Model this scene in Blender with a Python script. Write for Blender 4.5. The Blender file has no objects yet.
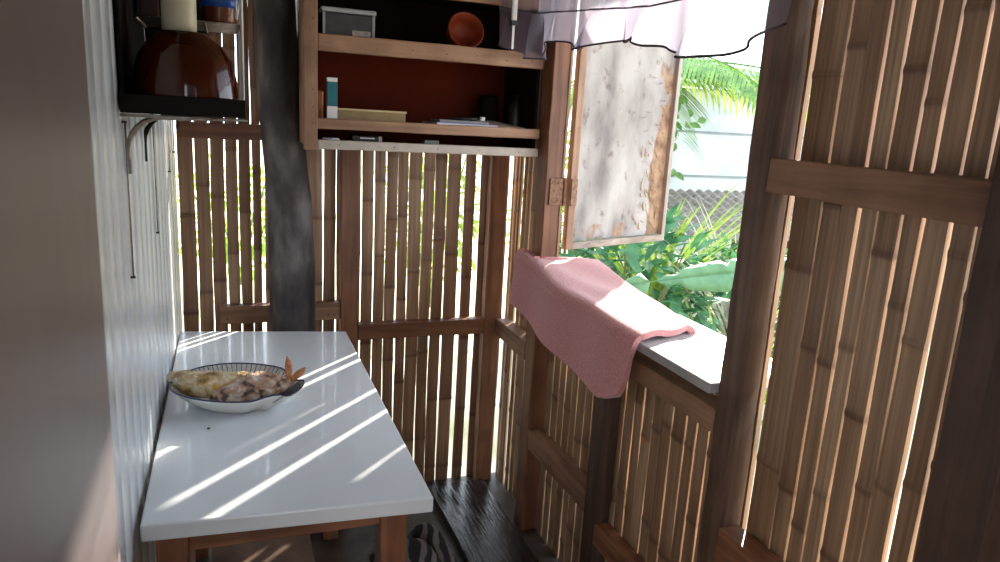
import bpy, bmesh, math, random
from mathutils import Vector, Matrix, noise

PI = math.pi
col = bpy.context.scene.collection
scn = bpy.context.scene

# ------------------------------------------------------------------ camera
cam_d = bpy.data.cameras.new('camera')
cam = bpy.data.objects.new('camera', cam_d)
col.objects.link(cam)
cam_d.sensor_width = 36.0
cam_d.lens = 36.0 * 720.0 / 1000.0
cam_d.clip_start = 0.02
cam_d.clip_end = 300
Rt = Vector((0.9355, -0.3499, 0.0560))
Up = Vector((0.0270, 0.2265, 0.9736))
Rt.normalize()
Up = (Up - Rt * Up.dot(Rt)).normalized()
Bk = Rt.cross(Up)
cam.matrix_world = Matrix(((Rt.x, Up.x, Bk.x, 0.0), (Rt.y, Up.y, Bk.y, 0.0), (Rt.z, Up.z, Bk.z, 1.5), (0, 0, 0, 1)))
scn.camera = cam

# ------------------------------------------------------------------ world, sun, exposure
w = bpy.data.worlds.new('sky')
scn.world = w
w.use_nodes = True
bg = w.node_tree.nodes['Background']
bg.inputs['Color'].default_value = (0.80, 0.90, 1.0, 1)
bg.inputs['Strength'].default_value = 2.7
sun_d = bpy.data.lights.new('sun', 'SUN')
sun_d.energy = 13.0
sun_d.angle = math.radians(0.8)
sun_d.color = (1.0, 0.90, 0.76)
sun = bpy.data.objects.new('sun', sun_d)
col.objects.link(sun)
sun.location = (6, 6, 5)
SUN = Vector((1.0, 1.0, 0.40 * math.sqrt(2))).normalized()
sun.rotation_euler = (-SUN).to_track_quat('-Z', 'Y').to_euler()
scn.view_settings.view_transform = 'Standard'
scn.view_settings.look = 'None'
scn.view_settings.gamma = 1.0
scn.view_settings.use_curve_mapping = False
scn.view_settings.exposure = 0.76
scn.cycles.max_bounces = 12
scn.cycles.diffuse_bounces = 8
scn.cycles.transparent_max_bounces = 16

# ------------------------------------------------------------------ materials
def new_mat(name):
    m = bpy.data.materials.new(name)
    m.use_nodes = True
    nt = m.node_tree
    return m, nt, nt.nodes['Principled BSDF']

def N(nt, t, **kw):
    n = nt.nodes.new(t)
    for k, v in kw.items():
        setattr(n, k, v)
    return n

def ramp(nt, fac, stops):
    r = N(nt, 'ShaderNodeValToRGB')
    e = r.color_ramp.elements
    while len(e) < len(stops):
        e.new(0.5)
    for i, (p, c) in enumerate(stops):
        e[i].position = p
        e[i].color = (c[0], c[1], c[2], 1)
    nt.links.new(fac, r.inputs['Fac'])
    return r.outputs['Color']

def bump(nt, b, h, strength, dist=0.01):
    bn = N(nt, 'ShaderNodeBump')
    bn.inputs['Strength'].default_value = strength
    bn.inputs['Distance'].default_value = dist
    nt.links.new(h, bn.inputs['Height'])
    nt.links.new(bn.outputs['Normal'], b.inputs['Normal'])

def coords(nt, scale=(1, 1, 1), rot=(0, 0, 0), kind='Object'):
    tc = N(nt, 'ShaderNodeTexCoord')
    mp = N(nt, 'ShaderNodeMapping')
    mp.inputs['Scale'].default_value = scale
    mp.inputs['Rotation'].default_value = rot
    nt.links.new(tc.outputs[kind], mp.inputs['Vector'])
    return mp.outputs['Vector']

def plain(name, c, rough=0.5, metal=0.0, var=0.12, scale=30, bmp=0.0, **kw):
    m, nt, b = new_mat(name)
    v = coords(nt)
    n = N(nt, 'ShaderNodeTexNoise')
    n.inputs['Scale'].default_value = scale
    n.inputs['Detail'].default_value = 4
    nt.links.new(v, n.inputs['Vector'])
    lo = tuple(x * (1 - var) for x in c)
    hi = tuple(min(1, x * (1 + var)) for x in c)
    nt.links.new(ramp(nt, n.outputs['Fac'], [(0.3, lo), (0.7, hi)]), b.inputs['Base Color'])
    b.inputs['Roughness'].default_value = rough
    b.inputs['Metallic'].default_value = metal
    for k, x in kw.items():
        b.inputs[k.replace('_', ' ')].default_value = x
    if bmp:
        bump(nt, b, n.outputs['Fac'], bmp)
    return m

def wood(name, dark, light, axis='Z', rough=0.6, scale=1.0, knots=True):
    m, nt, b = new_mat(name)
    s = {'X': (1.2, 22, 22), 'Y': (22, 1.2, 22), 'Z': (22, 22, 1.2)}[axis]
    v = coords(nt, tuple(x * scale for x in s))
    oi = N(nt, 'ShaderNodeObjectInfo')
    ad = N(nt, 'ShaderNodeVectorMath', operation='ADD')
    mu = N(nt, 'ShaderNodeMath', operation='MULTIPLY')
    mu.inputs[1].default_value = 37.0
    nt.links.new(oi.outputs['Random'], mu.inputs[0])
    nt.links.new(v, ad.inputs[0])
    nt.links.new(mu.outputs[0], ad.inputs[1])
    n = N(nt, 'ShaderNodeTexNoise')
    n.inputs['Scale'].default_value = 1.6
    n.inputs['Detail'].default_value = 6
    n.inputs['Distortion'].default_value = 0.8
    nt.links.new(ad.outputs[0], n.inputs['Vector'])
    mid = tuple((a + c) / 2 for a, c in zip(dark, light))
    c1 = ramp(nt, n.outputs['Fac'], [(0.28, dark), (0.5, mid), (0.72, light)])
    # blotchy stains of age
    n2 = N(nt, 'ShaderNodeTexNoise')
    n2.inputs['Scale'].default_value = 7
    n2.inputs['Detail'].default_value = 3
    nt.links.new(coords(nt), n2.inputs['Vector'])
    st = ramp(nt, n2.outputs['Fac'], [(0.35, (0.62, 0.58, 0.55)), (0.6, (1, 1, 1))])
    mx = N(nt, 'ShaderNodeMix', data_type='RGBA', blend_type='MULTIPLY')
    mx.inputs[0].default_value = 0.8
    nt.links.new(c1, mx.inputs[6])
    nt.links.new(st, mx.inputs[7])
    nt.links.new(mx.outputs[2], b.inputs['Base Color'])
    b.inputs['Roughness'].default_value = rough
    bump(nt, b, n.outputs['Fac'], 0.35, 0.004)
    return m

def bamboo_mat(name, dark, light, node_c):
    m, nt, b = new_mat(name)
    at = N(nt, 'ShaderNodeAttribute')
    at.attribute_name = 'tint'
    sp = N(nt, 'ShaderNodeSeparateColor')
    nt.links.new(at.outputs['Color'], sp.inputs[0])
    base = ramp(nt, sp.outputs[0], [(0.0, dark), (1.0, light)])
    n = N(nt, 'ShaderNodeTexNoise')
    n.inputs['Scale'].default_value = 2.2
    n.inputs['Detail'].default_value = 5
    nt.links.new(coords(nt, (60, 60, 1.5)), n.inputs['Vector'])
    fib = ramp(nt, n.outputs['Fac'], [(0.3, (0.62, 0.60, 0.58)), (0.7, (1.15, 1.12, 1.1))])
    mx = N(nt, 'ShaderNodeMix', data_type='RGBA', blend_type='MULTIPLY')
    mx.inputs[0].default_value = 1
    nt.links.new(base, mx.inputs[6])
    nt.links.new(fib, mx.inputs[7])
    m2 = N(nt, 'ShaderNodeMix', data_type='RGBA')
    nt.links.new(sp.outputs[1], m2.inputs[0])
    nt.links.new(mx.outputs[2], m2.inputs[6])
    m2.inputs[7].default_value = (*node_c, 1)
    nt.links.new(m2.outputs[2], b.inputs['Base Color'])
    b.inputs['Roughness'].default_value = 0.42
    bump(nt, b, n.outputs['Fac'], 0.2, 0.002)
    return m

M = {}
M['bamboo'] = bamboo_mat('bamboo_slats', (0.24, 0.115, 0.055), (0.46, 0.285, 0.165), (0.085, 0.024, 0.010))
M['bamboo_grey'] = bamboo_mat('bamboo_slats_weathered', (0.30, 0.178, 0.10), (0.50, 0.34, 0.215), (0.11, 0.045, 0.022))
for ax in 'XYZ':
    M['red' + ax] = wood('reddish_lumber_' + ax, (0.13, 0.045, 0.02), (0.34, 0.145, 0.07), ax, 0.5)
    M['lum' + ax] = wood('brown_lumber_' + ax, (0.18, 0.085, 0.045), (0.42, 0.23, 0.135), ax, 0.55)
    M['drk' + ax] = wood('dark_lumber_' + ax, (0.035, 0.018, 0.012), (0.12, 0.065, 0.045), ax, 0.55)
    M['pin' + ax] = wood('pale_pine_' + ax, (0.23, 0.115, 0.065), (0.42, 0.245, 0.15), ax, 0.55)
M['palZ'] = wood('bleached_lath_upright', (0.24, 0.20, 0.18), (0.44, 0.39, 0.36), 'Z', 0.6)
M['palX'] = wood('bleached_lath', (0.20, 0.15, 0.125), (0.40, 0.34, 0.30), 'X', 0.6)
M['mid'] = wood('umber_lumber', (0.07, 0.035, 0.02), (0.22, 0.125, 0.08), 'Z', 0.5)
M['grey'] = wood('grey_weathered_board', (0.30, 0.29, 0.30), (0.55, 0.53, 0.53), 'Y', 0.45)
m, nt, b = new_mat('dark_weathered_trunk')
n = N(nt, 'ShaderNodeTexNoise')
n.inputs['Scale'].default_value = 11
n.inputs['Detail'].default_value = 8
nt.links.new(coords(nt, (1, 1, 0.45)), n.inputs['Vector'])
nt.links.new(ramp(nt, n.outputs['Fac'], [(0.36, (0.010, 0.008, 0.008)), (0.52, (0.050, 0.040, 0.040)), (0.68, (0.15, 0.13, 0.125))]), b.inputs['Base Color'])
b.inputs['Roughness'].default_value = 0.65
bump(nt, b, n.outputs['Fac'], 0.6, 0.01)
M['trunk'] = m
M['wetfloor'] = wood('wet_dark_plank', (0.012, 0.009, 0.009), (0.055, 0.045, 0.045), 'Y', 0.16, 2.2)
M['steel'] = plain('dull_steel', (0.34, 0.30, 0.27), 0.45, 0.8, 0.3, 60)
M['rust'] = plain('rusty_steel', (0.22, 0.12, 0.08), 0.65, 0.5, 0.4, 90)
M['black'] = plain('black_plastic', (0.015, 0.013, 0.013), 0.35)
M['blackmet'] = plain('black_painted_metal', (0.006, 0.004, 0.004), 0.6, Specular_IOR_Level=0.15)
M['white'] = plain('white_plastic', (0.75, 0.75, 0.73), 0.35, var=0.04)
M['cream'] = plain('cream_plastic', (0.62, 0.57, 0.42), 0.4, var=0.05)
M['maroon'] = plain('brown_red_board', (0.085, 0.011, 0.004), 0.85, var=0.2, scale=6, Specular_IOR_Level=0.1)
M['blue'] = plain('blue_plastic', (0.02, 0.09, 0.42), 0.35)
M['orange'] = plain('orange_plastic', (0.28, 0.035, 0.005), 0.6)
M['teal'] = plain('teal_carton', (0.006, 0.13, 0.16), 0.4)
M['tan'] = plain('tan_carton', (0.32, 0.21, 0.09), 0.6)
M['paper'] = plain('white_paper', (0.72, 0.68, 0.68), 0.7, var=0.04)
M['lilac'] = plain('lilac_cover', (0.42, 0.36, 0.62), 0.5)
M['amber'] = plain('amber_glazed', (0.050, 0.008, 0.002), 0.09, var=0.3, scale=8)
M['cloth'] = plain('dark_cloth', (0.05, 0.045, 0.05), 0.9)
M['clear'] = plain('smoky_plastic', (0.05, 0.045, 0.05), 0.25, var=0.2)

# ------------------------------------------------------------------ geometry helpers
def finish(o, parent):
    """origin to the bottom middle of the mesh (or the parent's own origin)"""
    me = o.data
    vs = [v.co for v in me.vertices]
    if parent is None:
        b = Vector(((min(v.x for v in vs) + max(v.x for v in vs)) / 2,
                    (min(v.y for v in vs) + max(v.y for v in vs)) / 2,
                    min(v.z for v in vs)))
        me.transform(Matrix.Translation(-b))
        o.location = b
    else:
        off = Vector(parent.location)
        p = parent.parent
        while p:
            off += Vector(p.location)
            p = p.parent
        me.transform(Matrix.Translation(-off))
        o.parent = parent

def obj(name, bm, mat, parent=None, smooth=False, bev=0.0, sub=0, solid=0.0):
    me = bpy.data.meshes.new(name)
    bmesh.ops.recalc_face_normals(bm, faces=bm.faces)
    bm.to_mesh(me)
    bm.free()
    o = bpy.data.objects.new(name, me)
    col.objects.link(o)
    mats = mat if isinstance(mat, (list, tuple)) else [mat]
    for m in mats:
        me.materials.append(m)
    if smooth:
        for p in me.polygons:
            p.use_smooth = True
    finish(o, parent)
    if solid:
        md = o.modifiers.new('thick', 'SOLIDIFY')
        md.thickness = solid
        md.offset = 0
    if bev:
        md = o.modifiers.new('bevel', 'BEVEL')
        md.width = bev
        md.segments = 2
        md.limit_method = 'ANGLE'
    if sub:
        md = o.modifiers.new('subd', 'SUBSURF')
        md.levels = md.render_levels = sub
    return o

def tag(o, label, cat, group=None):
    o['label'] = label
    o['category'] = cat
    if group:
        o['group'] = group
    return o

def struct(o):
    o['kind'] = 'structure'
    return o

def empty(name, loc, label, cat, group=None):
    o = bpy.data.objects.new(name, None)
    o.empty_display_size = 0.05
    o.location = loc
    col.objects.link(o)
    return tag(o, label, cat, group)

def box(bm, x0, x1, y0, y1, z0, z1, mi=0):
    vs = [bm.verts.new((x, y, z)) for x in (x0, x1) for y in (y0, y1) for z in (z0, z1)]
    fs = []
    for q in ((0, 1, 3, 2), (4, 6, 7, 5), (0, 4, 5, 1), (2, 3, 7, 6), (0, 2, 6, 4), (1, 5, 7, 3)):
        f = bm.faces.new([vs[i] for i in q])
        f.material_index = mi
        fs.append(f)
    return vs

def boxb(*a):
    bm = bmesh.new()
    box(bm, *a)
    return bm

def rbox(bm, c, size, rz=0, rx=0, ry=0, mi=0):
    vs = box(bm, -size[0] / 2, size[0] / 2, -size[1] / 2, size[1] / 2, -size[2] / 2, size[2] / 2, mi)
    R = Matrix.Translation(c) @ Matrix.Rotation(rz, 4, 'Z') @ Matrix.Rotation(rx, 4, 'X') @ Matrix.Rotation(ry, 4, 'Y')
    for v in vs:
        v.co = R @ v.co
    return vs

def beam_bm(x0, x1, y0, y1, z0, z1, jit=0.002, seed=0, lean=(0, 0), seglen=0.08):
    """hand cut lumber: a bar divided along its length, its faces a little uneven"""
    rnd = random.Random(seed * 7 + 3)
    L = (x1 - x0, y1 - y0, z1 - z0)
    ax = L.index(max(L))
    n = max(2, int(L[ax] / seglen))
    lo = (x0, y0, z0)
    o1, o2 = [i for i in range(3) if i != ax]
    bm = bmesh.new()
    rings = []
    for k in range(n + 1):
        t = k / n
        ring = []
        for (a, b_) in ((0, 0), (1, 0), (1, 1), (0, 1)):
            p = [0, 0, 0]
            p[ax] = lo[ax] + L[ax] * t
            p[o1] = lo[o1] + L[o1] * a + rnd.uniform(-jit, jit) + (lean[0] * t)
            p[o2] = lo[o2] + L[o2] * b_ + rnd.uniform(-jit, jit) + (lean[1] * t)
            ring.append(bm.verts.new(p))
        rings.append(ring)
    for k in range(n):
        for j in range(4):
            bm.faces.new((rings[k][j], rings[k][(j + 1) % 4], rings[k + 1][(j + 1) % 4], rings[k + 1][j]))
    bm.faces.new(rings[0][::-1])
    bm.faces.new(rings[-1])
    return bm

_bs = [0]
def beam(name, b, mat, label=None, cat=None, parent=None, jit=0.0018, lean=(0, 0), bev=0.003, group=None):
    _bs[0] += 1
    o = obj(name, beam_bm(*b, jit=jit, seed=_bs[0], lean=lean), mat, parent, bev=bev)
    if label:
        tag(o, label, cat, group)
    return o

def tube(bm, pts, r, seg=8, cap=True, mi=0):
    pts = [Vector(p) for p in pts]
    rs = r if isinstance(r, (list, tuple)) else [r] * len(pts)
    rings = []
    side = None
    for i, p in enumerate(pts):
        d = (pts[min(i + 1, len(pts) - 1)] - pts[max(i - 1, 0)])
        d.normalize()
        if side is None:
            side = d.orthogonal().normalized()
        else:
            side = (side - d * side.dot(d))
            if side.length < 1e-6:
                side = d.orthogonal()
            side.normalize()
        up = d.cross(side)
        rings.append([bm.verts.new(p + (side * math.cos(a) + up * math.sin(a)) * rs[i])
                      for a in [2 * PI * k / seg for k in range(seg)]])
    for i in range(len(pts) - 1):
        for j in range(seg):
            f = bm.faces.new((rings[i][j], rings[i][(j + 1) % seg], rings[i + 1][(j + 1) % seg], rings[i + 1][j]))
            f.material_index = mi
    if cap:
        bm.faces.new(rings[0][::-1]).material_index = mi
        bm.faces.new(rings[-1]).material_index = mi

def lathe(bm, c, prof, seg=32, axis=None, mi=0):
    """prof = [(r, z)...] about the vertical through c (or about axis rotation matrix)"""
    rings = []
    R = axis or Matrix.Identity(3)
    for r, z in prof:
        rings.append([bm.verts.new(Vector(c) + R @ Vector((r * math.cos(2 * PI * k / seg), r * math.sin(2 * PI * k / seg), z)))
                      for k in range(seg)])
    for i in range(len(prof) - 1):
        for j in range(seg):
            f = bm.faces.new((rings[i][j], rings[i][(j + 1) % seg], rings[i + 1][(j + 1) % seg], rings[i + 1][j]))
            f.material_index = mi
    return rings

def cap(bm, ring, flip=False):
    bm.faces.new(ring[::-1] if flip else ring)

# ------------------------------------------------------------------ bamboo slat panels
def slat_panel(bm, axis, plane, edges, z0, z1, seed, bow=0.003, thick=0.006, sgn=1, zvar=0.0):
    """edges = [(a0, a1), ...] along the axis; plane = inner face position; slats of split bamboo with nodes"""
    rnd = random.Random(seed)
    lay = bm.loops.layers.float_color.get('tint') or bm.loops.layers.float_color.new('tint')
    for (a0, a1) in edges:
        wdt = a1 - a0
        cen = (a0 + a1) / 2
        ph = rnd.uniform(0, 6.28)
        amp = rnd.uniform(0.0008, 0.0022)
        lean = rnd.uniform(-0.003, 0.003)
        base = rnd.uniform(0, 1)
        step = rnd.uniform(0.26, 0.38)
        zn = z0 - rnd.uniform(0, step)
        nodes = []
        while zn < z1 + 0.1:
            nodes.append(zn)
            zn += step * rnd.uniform(0.9, 1.12)
        zs = set()
        nseg = int((z1 - z0) / 0.09)
        for k in range(nseg + 1):
            zs.add(round(z0 + (z1 - z0) * k / nseg, 4))
        for q in nodes:
            for d in (-0.020, -0.010, -0.003, 0.003, 0.010, 0.020):
                if z0 < q + d < z1:
                    zs.add(round(q + d, 4))
        zs = sorted(zs)
        M_ = 4
        rows = []
        ztop = z1 - rnd.uniform(0, zvar)
        reach = rnd.uniform(0.02, 0.09)
        dn = rnd.uniform(0.55, 1.0)
        seg_tint = [min(1, max(0, base * 0.55 + rnd.uniform(-0.1, 0.55))) for _ in range(len(nodes) + 2)]
        for z in zs:
            zz = min(z, ztop)
            t = (zz - z0) / (z1 - z0)
            c = cen + lean * (t - 0.5) * 2 + amp * math.sin(ph + zz * 5)
            near = min([abs(zz - q) for q in nodes] or [9])
            nk = max(0.0, 1 - near / 0.012)
            w_ = wdt * (1 + 0.035 * nk) + 0.0012 * math.sin(zz * 23 + ph)
            inner, outer = [], []
            for k in range(M_ + 1):
                u = k / M_ - 0.5
                arc = bow * (1 - (2 * u) ** 2)
                a = c + u * w_
                di = arc + 0.0022 * nk
                p_in = plane + sgn * (bow - di)
                p_out = p_in + sgn * thick
                if axis == 'X':
                    inner.append(bm.verts.new((a, p_in, zz)))
                    outer.append(bm.verts.new((a, p_out, zz)))
                else:
                    inner.append(bm.verts.new((p_in, a, zz)))
                    outer.append(bm.verts.new((p_out, a, zz)))
            below = [zz - q for q in nodes if zz >= q - 0.003]
            dbl = min(below) if below else 9
            dark = max(dn * max(0, 1 - near / 0.011), 0.55 * dn * max(0, 1 - dbl / reach) if dbl < reach else 0)
            rows.append((inner, outer, dark, seg_tint[sum(1 for q in nodes if q <= zz)]))
        for i in range(len(rows) - 1):
            A, B = rows[i], rows[i + 1]
            bt = B[3]
            faces = []
            for k in range(M_):
                faces.append(((A[0][k], A[0][k + 1], B[0][k + 1], B[0][k]), (A[2], A[2], B[2], B[2])))
                faces.append(((A[1][k + 1], A[1][k], B[1][k], B[1][k + 1]), (A[2], A[2], B[2], B[2])))
            faces.append(((A[0][0], B[0][0], B[1][0], A[1][0]), (A[2], B[2], B[2], A[2])))
            faces.append(((A[0][M_], A[1][M_], B[1][M_], B[0][M_]), (A[2], A[2], B[2], B[2])))
            for vs, ds in faces:
                try:
                    f = bm.faces.new(vs)
                except ValueError:
                    continue
                dm = {v: d for v, d in zip(vs, ds)}
                for l in f.loops:
                    l[lay] = (bt, dm[l.vert], 0, 1)
        for row, fl in ((rows[0], 0), (rows[-1], 1)):
            loop = row[0] + row[1][::-1]
            f = bm.faces.new(loop if fl else loop[::-1])
            for l in f.loops:
                l[lay] = (base, 0.2, 0, 1)

def edges_from_gaps(a0, gaps, a1):
    """gaps = [(centre, width)] in rising order"""
    out = []
    s = a0
    for c, w_ in gaps:
        w_ = w_ * 0.78 if w_ < 0.0135 else w_
        out.append((s, c - w_ / 2))
        s = c + w_ / 2
    out.append((s, a1))
    return out

def run_gaps(a0, a1, pitch, gap, seed, wide=()):
    rnd = random.Random(seed)
    n = max(1, round((a1 - a0) / pitch))
    p = (a1 - a0) / n
    g = []
    for k in range(1, n):
        g.append((a0 + p * k + rnd.uniform(-0.004, 0.004), gap * rnd.uniform(0.55, 1.25)))
    return g

ZT = 2.2
# back wall: left panel, middle panel
bm = bmesh.new()
gl = [(-0.097, .007), (-0.048, .006), (0.000, .007), (0.043, .006), (0.085, .005), (0.122, .014), (0.165, .018), (0.212, .018),
      (0.262, .006), (0.328, .007), (0.375, .006)]
gm = [(0.424, .006), (0.466, .007), (0.513, .006), (0.557, .005), (0.602, .006), (0.644, .005), (0.696, .006), (0.743, .005), (0.792, .008),
      (0.856, .018), (0.918, .022), (0.985, .006)]
slat_panel(bm, 'X', 2.650, edges_from_gaps(-0.148, gl, 0.400), 0.0, ZT, 11)
slat_panel(bm, 'X', 2.650, edges_from_gaps(0.406, gm[1:], 1.045), 0.0, ZT, 12)
struct(obj('wall_back', bm, M['bamboo'], smooth=False))

# right wall: bay by the corner, bay under the window, bay at the near side
bm = bmesh.new()
slat_panel(bm, 'Y', 1.056, edges_from_gaps(2.200, [(2.275, .007), (2.318, .007), (2.357, .008), (2.400, .023), (2.452, .007), (2.495, .008), (2.545, .023), (2.583, .007), (2.623, .011)], 2.649), 0.0, ZT, 21, bow=0.002, thick=0.008)
slat_panel(bm, 'Y', 1.056, edges_from_gaps(1.20, run_gaps(1.20, 2.199, 0.047, 0.007, 5), 2.199), 0.0, 0.925, 22, bow=0.002, thick=0.009)
slat_panel(bm, 'Y', 1.062, edges_from_gaps(-1.25, run_gaps(-1.25, 0.735, 0.047, 0.008, 6)
           + [(0.757, .009), (0.800, .012), (0.849, .007), (0.888, .009), (0.938, .007), (0.978, .009), (1.020, .006), (1.066, .006), (1.146, .0150)], 1.198), 0.0, ZT, 23, bow=0.0015, thick=0.0115)
struct(obj('wall_right', bm, M['bamboo_grey'], smooth=False))

# left wall: glossy white corrugated-edge boards with fine upright grooves
bm = bmesh.new()
ys = []
y = 0.66
prof = []
rnd = random.Random(4)
while y < 2.66:
    prof.append((y, 0.0))
    prof.append((y + 0.004, -0.0015))
    prof.append((y + 0.008, 0.0))
    k = rnd.uniform(0.0004, 0.0012)
    prof.append((y + 0.05, k))
    y += 0.092
prof.append((2.66, 0))
for i in range(len(prof) - 1):
    for (za, zb) in [(q * 0.22, (q + 1) * 0.22) for q in range(10)]:
        wav = lambda y_, z_: 0.0012 * noise.noise(Vector((y_ * 3, z_ * 1.5, 1.0)))
        v = [bm.verts.new((-0.172 + 0.018 * max(0, prof[j][0] - 1.25) / 1.4 + prof[j][1] + wav(prof[j][0], z), prof[j][0], z)) for j, z in ((i, za), (i + 1, za), (i + 1, zb), (i, zb))]
        bm.faces.new(v)
bmesh.ops.remove_doubles(bm, verts=bm.verts, dist=0.0001)
box(bm, -0.205, -0.176, 0.66, 2.66, 0, ZT)
m, nt, b = new_mat('glossy_white_wall_board')
n = N(nt, 'ShaderNodeTexNoise')
n.inputs['Scale'].default_value = 1.0
n.inputs['Detail'].default_value = 3
nt.links.new(coords(nt, (1, 9, 0.35)), n.inputs['Vector'])
nt.links.new(ramp(nt, n.outputs['Fac'], [(0.3, (0.62, 0.67, 0.71)), (0.7, (0.76, 0.80, 0.84))]), b.inputs['Base Color'])
b.inputs['Roughness'].default_value = 0.24
b.inputs['Coat Weight'].default_value = 0.6
b.inputs['Coat Roughness'].default_value = 0.12
M['wallwhite'] = m
struct(obj('wall_left', bm, m, smooth=True))

# unseen wall added behind the camera to block light, open doorway at its left
bm = bmesh.new()
slat_panel(bm, 'X', -1.30, edges_from_gaps(0.10, run_gaps(0.10, 1.06, 0.048, 0.006, 31), 1.06), 0.0, ZT, 31, sgn=-1)
slat_panel(bm, 'X', -1.30, edges_from_gaps(-1.0, run_gaps(-1.0, -0.55, 0.048, 0.006, 32), -0.55), 0.0, ZT, 32, sgn=-1)
struct(obj('unseen_front_wall', bm, M['bamboo_grey']))
bm = bmesh.new()
slat_panel(bm, 'Y', -1.0, edges_from_gaps(-1.28, run_gaps(-1.28, 0.70, 0.048, 0.006, 33), 0.70), 0.0, ZT, 33, sgn=-1)
slat_panel(bm, 'X', 0.675, edges_from_gaps(-0.99, run_gaps(-0.99, -0.21, 0.048, 0.006, 34), -0.21), 0.0, ZT, 34)
struct(obj('unseen_side_wall', bm, M['bamboo_grey']))  # unseen left rear panels, added to keep daylight out of the room

# floor, ceiling
m, nt, b = new_mat('damp_earth_floor')
n = N(nt, 'ShaderNodeTexNoise')
n.inputs['Scale'].default_value = 9
n.inputs['Detail'].default_value = 8
nt.links.new(coords(nt), n.inputs['Vector'])
nt.links.new(ramp(nt, n.outputs['Fac'], [(0.3, (0.03, 0.022, 0.018)), (0.7, (0.10, 0.075, 0.06))]), b.inputs['Base Color'])
b.inputs['Roughness'].default_value = 0.45
bump(nt, b, n.outputs['Fac'], 0.5, 0.01)
struct(obj('floor', boxb(-1.02, 1.08, -1.31, 2.66, -0.06, 0.0), m))
bm = bmesh.new()
for k in range(24):
    x0 = -1.0 + k * 0.11
    vs = box(bm, x0, x0 + 0.112, -1.3, 2.95, ZT + 0.0, ZT + 0.03)
struct(obj('ceiling', bm, wood('thatch_brown', (0.16, 0.10, 0.06), (0.34, 0.24, 0.15), 'Y', 0.8)))

# outside ground
m, nt, b = new_mat('sandy_ground')
n = N(nt, 'ShaderNodeTexNoise')
n.inputs['Scale'].default_value = 1.4
n.inputs['Detail'].default_value = 8
nt.links.new(coords(nt), n.inputs['Vector'])
nt.links.new(ramp(nt, n.outputs['Fac'], [(0.35, (0.30, 0.30, 0.17)), (0.5, (0.52, 0.47, 0.36)), (0.7, (0.66, 0.60, 0.48))]), b.inputs['Base Color'])
b.inputs['Roughness'].default_value = 0.9
bump(nt, b, n.outputs['Fac'], 0.5, 0.03)
struct(obj('ground', boxb(-25, 35, -15, 40, -0.30, -0.07), m))

# ------------------------------------------------------------------ posts and rails (frame)
def nails(parent, pts, n, r=0.0035, mat=None):
    for p in pts:
        b_ = bmesh.new()
        R = Vector((0, 0, 1)).rotation_difference(Vector(n)).to_matrix()
        rings = lathe(b_, p, [(r, -0.002), (r, 0.0006), (r * 0.6, 0.0014)], 8, R)
        cap(b_, rings[-1])
        obj('nail', b_, M['rust'], parent, smooth=True)

beam('wooden_post', (0.388, 0.450, 2.600, 2.648, 0.0, ZT), M['redZ'],
     'reddish upright post in the back bamboo wall, right of the dark trunk', 'post')
beam('wooden_post', (0.952, 1.018, 2.600, 2.646, 0.0, ZT), M['redZ'],
     'reddish brown corner post where the back and right bamboo walls meet', 'post', lean=(0.0, 0))
jamb = beam('wooden_post', (1.0, 1.064, 2.205, 2.285, 0.0, ZT), M['redZ'],
     'window post carrying the shutter hinge, running down behind the left end of the pink towel', 'post')
beam('wooden_post', (1.0, 1.052, 1.690, 1.755, 0.0, 0.838), M['drkZ'],
     'short dark post under the window, below the hanging corner of the pink towel', 'post')
wpost = beam('wooden_post', (1.0, 1.060, 1.155, 1.215, 0.0, ZT), M['mid'],
     'tall dark window post at the near end of the sill', 'post')
beam('wooden_post', (0.985, 1.060, 0.60, 0.695, 0.0, ZT), M['drkZ'],
     'nearly black post at the right edge of the picture', 'post')
# rails, back wall
beam('wooden_rail', (-0.135, 0.386, 2.603, 2.648, 1.378, 1.430), M['redX'],
     'reddish top rail of the back left bamboo panel, under the black wall rack', 'rail')
r = beam('wooden_rail', (-0.03, 0.386, 2.608, 2.648, 0.735, 0.800), M['lumX'],
     'short light brown plank rail behind the trunk just above the table', 'rail')
nails(r, [(-0.005, 2.607, 0.755), (0.345, 2.607, 0.755), (0.365, 2.607, 0.755)], (0, -1, 0), 0.004)
beam('wooden_rail', (0.452, 0.953, 2.603, 2.648, 0.652, 0.712), M['redX'],
     'reddish horizontal rail across the back wall between the table and the corner post', 'rail')
# rails, right wall
beam('wooden_rail', (1.0, 1.052, 2.288, 2.598, 0.645, 0.715), M['lumY'],
     'short rail between the corner post and the hinge post', 'rail')
beam('wooden_rail', (1.0, 1.052, 1.758, 2.203, 0.335, 0.410), M['lumY'],
     'low rail below the pink towel between the hinge post and the short dark post', 'rail')
beam('wooden_rail', (1.0, 1.053, 1.218, 2.203, 0.842, 0.898), M['lumY'],
     'rail running just under the window sill', 'rail')
beam('wooden_rail', (1.0, 1.052, 1.218, 1.688, 0.270, 0.335), M['redY'],
     'lowest rail of the right wall, right of the short dark post', 'rail')
beam('wooden_rail', (1.0, 1.055, 0.697, 1.153, 0.565, 0.645), M['redY'],
     'low rail of the big slatted panel at the bottom edge of the picture', 'rail')
beam('wooden_rail', (1.0, 1.055, 0.697, 1.153, 1.385, 1.452), M['lumY'],
     'long brown rail crossing the big slatted panel at eye height', 'rail').location.x -= 0.0

# ------------------------------------------------------------------ window sill
s = beam('window_sill', (0.975, 1.250, 1.217, 2.203, 0.936, 0.960), M['grey'],
     'wide weathered grey window sill board with the pink towel over it', 'sill', jit=0.0012, bev=0.004)

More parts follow.
